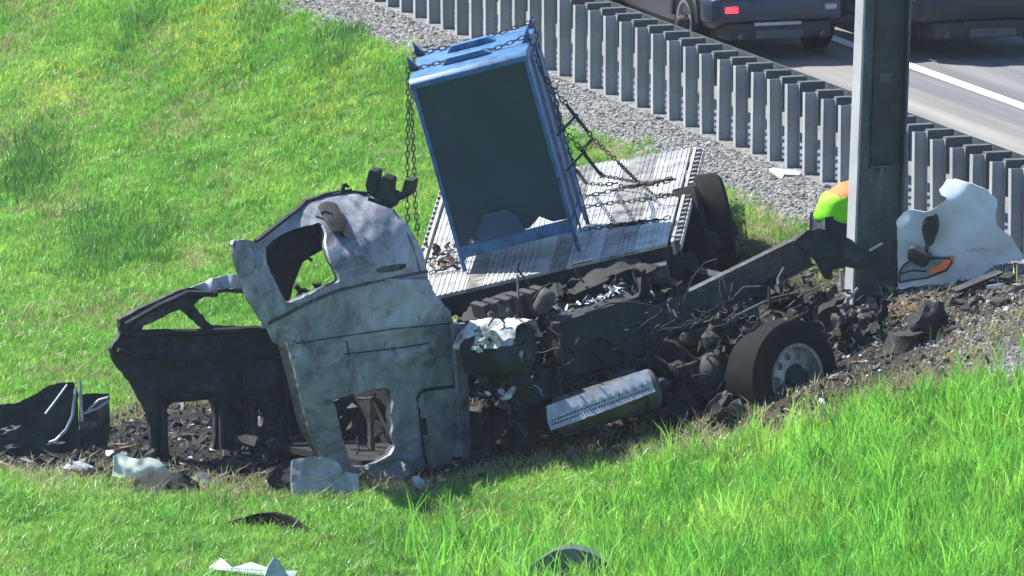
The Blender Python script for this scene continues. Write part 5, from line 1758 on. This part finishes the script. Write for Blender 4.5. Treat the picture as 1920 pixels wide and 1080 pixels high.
for pl__ in jk.data.polygons:
    c = Vector(pl__.center) + wk0
    if (c - hp).dot(ld) > .27 and (c - hp.lerp(shd, (c - hp).dot(ld) / (shd - hp).length)).z > .03: pl__.material_index = 1
TJ = [(hp - V(0, 0, .03), .165)]
TE = []
for s_ in (1, -1):
    b = len(TJ); f_ = foot(s_); kn = knee[0 if s_ == 1 else 1]
    TJ += [(hp - SD * .1 * s_ + FW * .02 - V(0, 0, .02), .135), (kn, .098), (f_ + V(0, 0, .10), .075)]
    TE += [(0, b), (b, b + 1), (b + 1, b + 2)]
skin_body('trousers', TJ, TE, m_navy, wk)
for s_ in (1, -1):
    f_ = foot(s_)
    skin_body('boot', [(f_ + V(0, 0, .09), .062), (f_ - V(0, 0, .01), .06), (f_ + FW * .1 - V(0, 0, .025), .052), (f_ + FW * .2 - V(0, 0, .03), .04)], [(0, 1), (1, 2), (2, 3)], m_boot, wk)
skin_body('hair', [(head + V(-.03, 0, .045), .095), (head + V(.03, .01, .05), .08)], [(0, 1)], m_hair, wk)

# ================================================================== CARS
def car(name, label, rear, Wd, paint, H, L, gclr, silver):
    root = empty(name, rear, label, 'car', 'vehicles stopped on the road')
    F_ = RD; S_ = -NL                                  # forward, right
    def cp(f, s_, z): return Vector(rear) + F_ * f + S_ * s_ + V(0, 0, z)
    hw_ = Wd / 2
    # body shell: sections along the length, each a closed ring of half widths
    st = [(.06, .42, 1.02, .90), (.16, .36, 1.10, .96), (.6, .36, 1.12, 1.0), (1.6, .30, 1.10, 1.0), (3.0, .30, 1.08, 1.0), (L - 1.1, .30, 1.05, 1.0), (L - .3, .34, .95, .95), (L - .05, .42, .80, .82)]
    ring = []
    for f, z0, z1, k in st:
        ring.append([cp(f, s_ * hw_ * k, z) for s_, z in ((-.90, z0), (-.98, z0 + .12), (-1, (z0 + z1) / 2), (-.97, z1 - .08), (-.90, z1), (.90, z1), (.97, z1 - .08), (1, (z0 + z1) / 2), (.98, z0 + .12), (.90, z0))])
    n = 10
    mb = MB()
    vs = [p for r in ring for p in r]
    fs = []
    for i in range(len(ring) - 1):
        for k in range(n):
            k2 = (k + 1) % n
            fs.append((i * n + k, (i + 1) * n + k, (i + 1) * n + k2, i * n + k2))
    fs.append(tuple(range(n))); fs.append(tuple(reversed(range((len(ring) - 1) * n, len(ring) * n))))
    mb.add(vs, fs)
    body_ = mb.build('body', paint, root, smooth=50)
    mb = MB()
    cab_ = [(.10, 1.08, .88), (.35, H - .06, .74), (.9, H, .74), (2.3, H, .74), (L - 1.9, H - .08, .72), (L - 1.15, 1.05, .86)]
    vs = []
    for f, z, k in cab_: vs += [cp(f, -hw_ * k, z), cp(f, hw_ * k, z)]
    for f, z, k in cab_: vs += [cp(f, -hw_ * .93, 1.0), cp(f, hw_ * .93, 1.0)]
    m = len(cab_); fs = []
    for i in range(m - 1):
        a, b = 2 * i, 2 * i + 2
        fs += [(a, b, b + 1, a + 1), (a, 2 * m + a, 2 * m + b, b), (a + 1, b + 1, 2 * m + b + 1, 2 * m + a + 1)]
    fs += [(0, 1, 2 * m + 1, 2 * m), (2 * m - 2, 4 * m - 2, 4 * m - 1, 2 * m - 1)]
    mb.add(vs, fs); mb.build('cabin', paint, root, smooth=30, bevel=.03)
    mb = MB(); mb.slab([cp(.155, -hw_ * .74, 1.16), cp(.155, hw_ * .74, 1.16), cp(.30, hw_ * .64, H - .14), cp(.30, -hw_ * .64, H - .14)], F_ * -.03); mb.build('rear_window', m_glass, root, smooth=0)
    for s_ in (-1, 1):
        mb = MB(); mb.slab([cp(.5, s_ * hw_ * .925, 1.14), cp(L - 1.35, s_ * hw_ * .925, 1.12), cp(L - 2.0, s_ * hw_ * .785, H - .14), cp(.7, s_ * hw_ * .785, H - .12)], S_ * s_ * .012); mb.build('side_window', m_glass, root, smooth=0)
    mb = MB(); mb.slab([cp(-.04, -hw_ * .84, .44), cp(-.04, hw_ * .84, .44), cp(.02, hw_ * .95, .44), cp(.12, hw_ * 1.0, .44), cp(.32, hw_ * 1.005, .44), cp(.32, -hw_ * 1.005, .44), cp(.12, -hw_ * 1.0, .44), cp(.02, -hw_ * .95, .44)], V(0, 0, .26))
    mb.build('rear_bumper', paint, root, smooth=30, bevel=.03)
    mb = MB(); mb.slab([cp(-.02, -hw_ * .72, .24), cp(-.02, hw_ * .72, .24), cp(.30, hw_ * .8, .24), cp(.30, -hw_ * .8, .24)], V(0, 0, .19)); mb.build('rear_valance', m_plastic, root, smooth=30, bevel=.025)
    mb = MB(); mb.slab([cp(-.052, -hw_ * .38, .40), cp(-.052, hw_ * .28, .40), cp(.02, hw_ * .28, .40), cp(.02, -hw_ * .38, .40)], V(0, 0, .035)); mb.build('bumper_trim', silver, root, smooth=0)
    mb = MB(); mb.box(cp(-.03, -.02, .30), S_ * .28, F_ * .012, V(0, 0, .05)); mb.build('tow_plate', m_block, root, smooth=0, bevel=.008)
    for s_ in (-1, 1):
        mb = MB(); mb.box(cp(-.03, s_ * hw_ * .70, .585), S_ * .075, F_ * .03, V(0, 0, .035)); mb.build('reflector', m_red if (s_ < 0 and gclr) else m_silver if gclr else m_plastic, root, smooth=0, bevel=.012)
        mb = MB(); mb.box(cp(.03, s_ * hw_ * .80, .92), S_ * .12, F_ * .05, V(0, 0, .11)); mb.build('tail_lamp', m_red if gclr else flat('dull_red', (.25, .01, .015), .3), root, smooth=0, bevel=.02)
        mb = MB(); mb.tube([cp(-.05, s_ * hw_ * .58, .29), cp(.2, s_ * hw_ * .58, .30)], .035, 10); mb.build('exhaust_tip', m_tank, root, smooth=40)
        for f in (.82, L - .95):
            wheel(cp(f, s_ * (hw_ - .12), .36), S_ * s_, .36, .25, root, m_tyre, m_silver, holes=5, inner=.66)
            mb = MB()
            mb.tube([cp(f + .42 * math.cos(t), s_ * (hw_ - .01), .38 + .42 * math.sin(t)) for t in np.linspace(0.05, math.pi - .05, 14)], .035, 6)
            mb.build('wheel_arch', m_plastic, root, smooth=40)
    mb = MB(); mb.slab([cp(.3, -hw_ * .8, .22), cp(L - .3, -hw_ * .8, .22), cp(L - .3, hw_ * .8, .22), cp(.3, hw_ * .8, .22)], V(0, 0, .14)); mb.build('underbody', m_plastic, root, smooth=0)
    mb = MB(); mb.box(cp(.05, 0, .80), S_ * .16, F_ * .02, V(0, 0, .08)); mb.build('number_plate', m_plate, root, smooth=0)
    return root
car('parked_car', 'blue grey SUV on the shoulder showing one glowing red lamp', onz(1462, 113, ROADZ + .01), 1.66, m_carblue, 1.7, 4.7, True, m_silver)
car('parked_car', 'dark charcoal SUV at the top right corner of the road', onz(1862, 110, ROADZ + .01), 1.95, m_cardark, 1.75, 4.9, False, m_plastic)

# ================================================================== AIR
mb = MB()
mb.box((0, 0, 6.5), (130, 0, 0), (0, 130, 0), (0, 0, 9.5))
hz_ = mb.build('haze', [], smooth=0)
m = bpy.data.materials.new('thin_smoky_air'); m.use_nodes = True
n = m.node_tree.nodes; n.remove(n['Principled BSDF'])
pv = n.new('ShaderNodeVolumePrincipled')
pv.inputs['Color'].default_value = (.72, .86, 1, 1)
pv.inputs['Density'].default_value = .00018
m.node_tree.links.new(pv.outputs[0], n['Material Output'].inputs['Volume'])
hz_.data.materials.append(m)
tag(hz_, 'thin pale smoky air lying over the whole crash site', 'haze', kind='stuff')
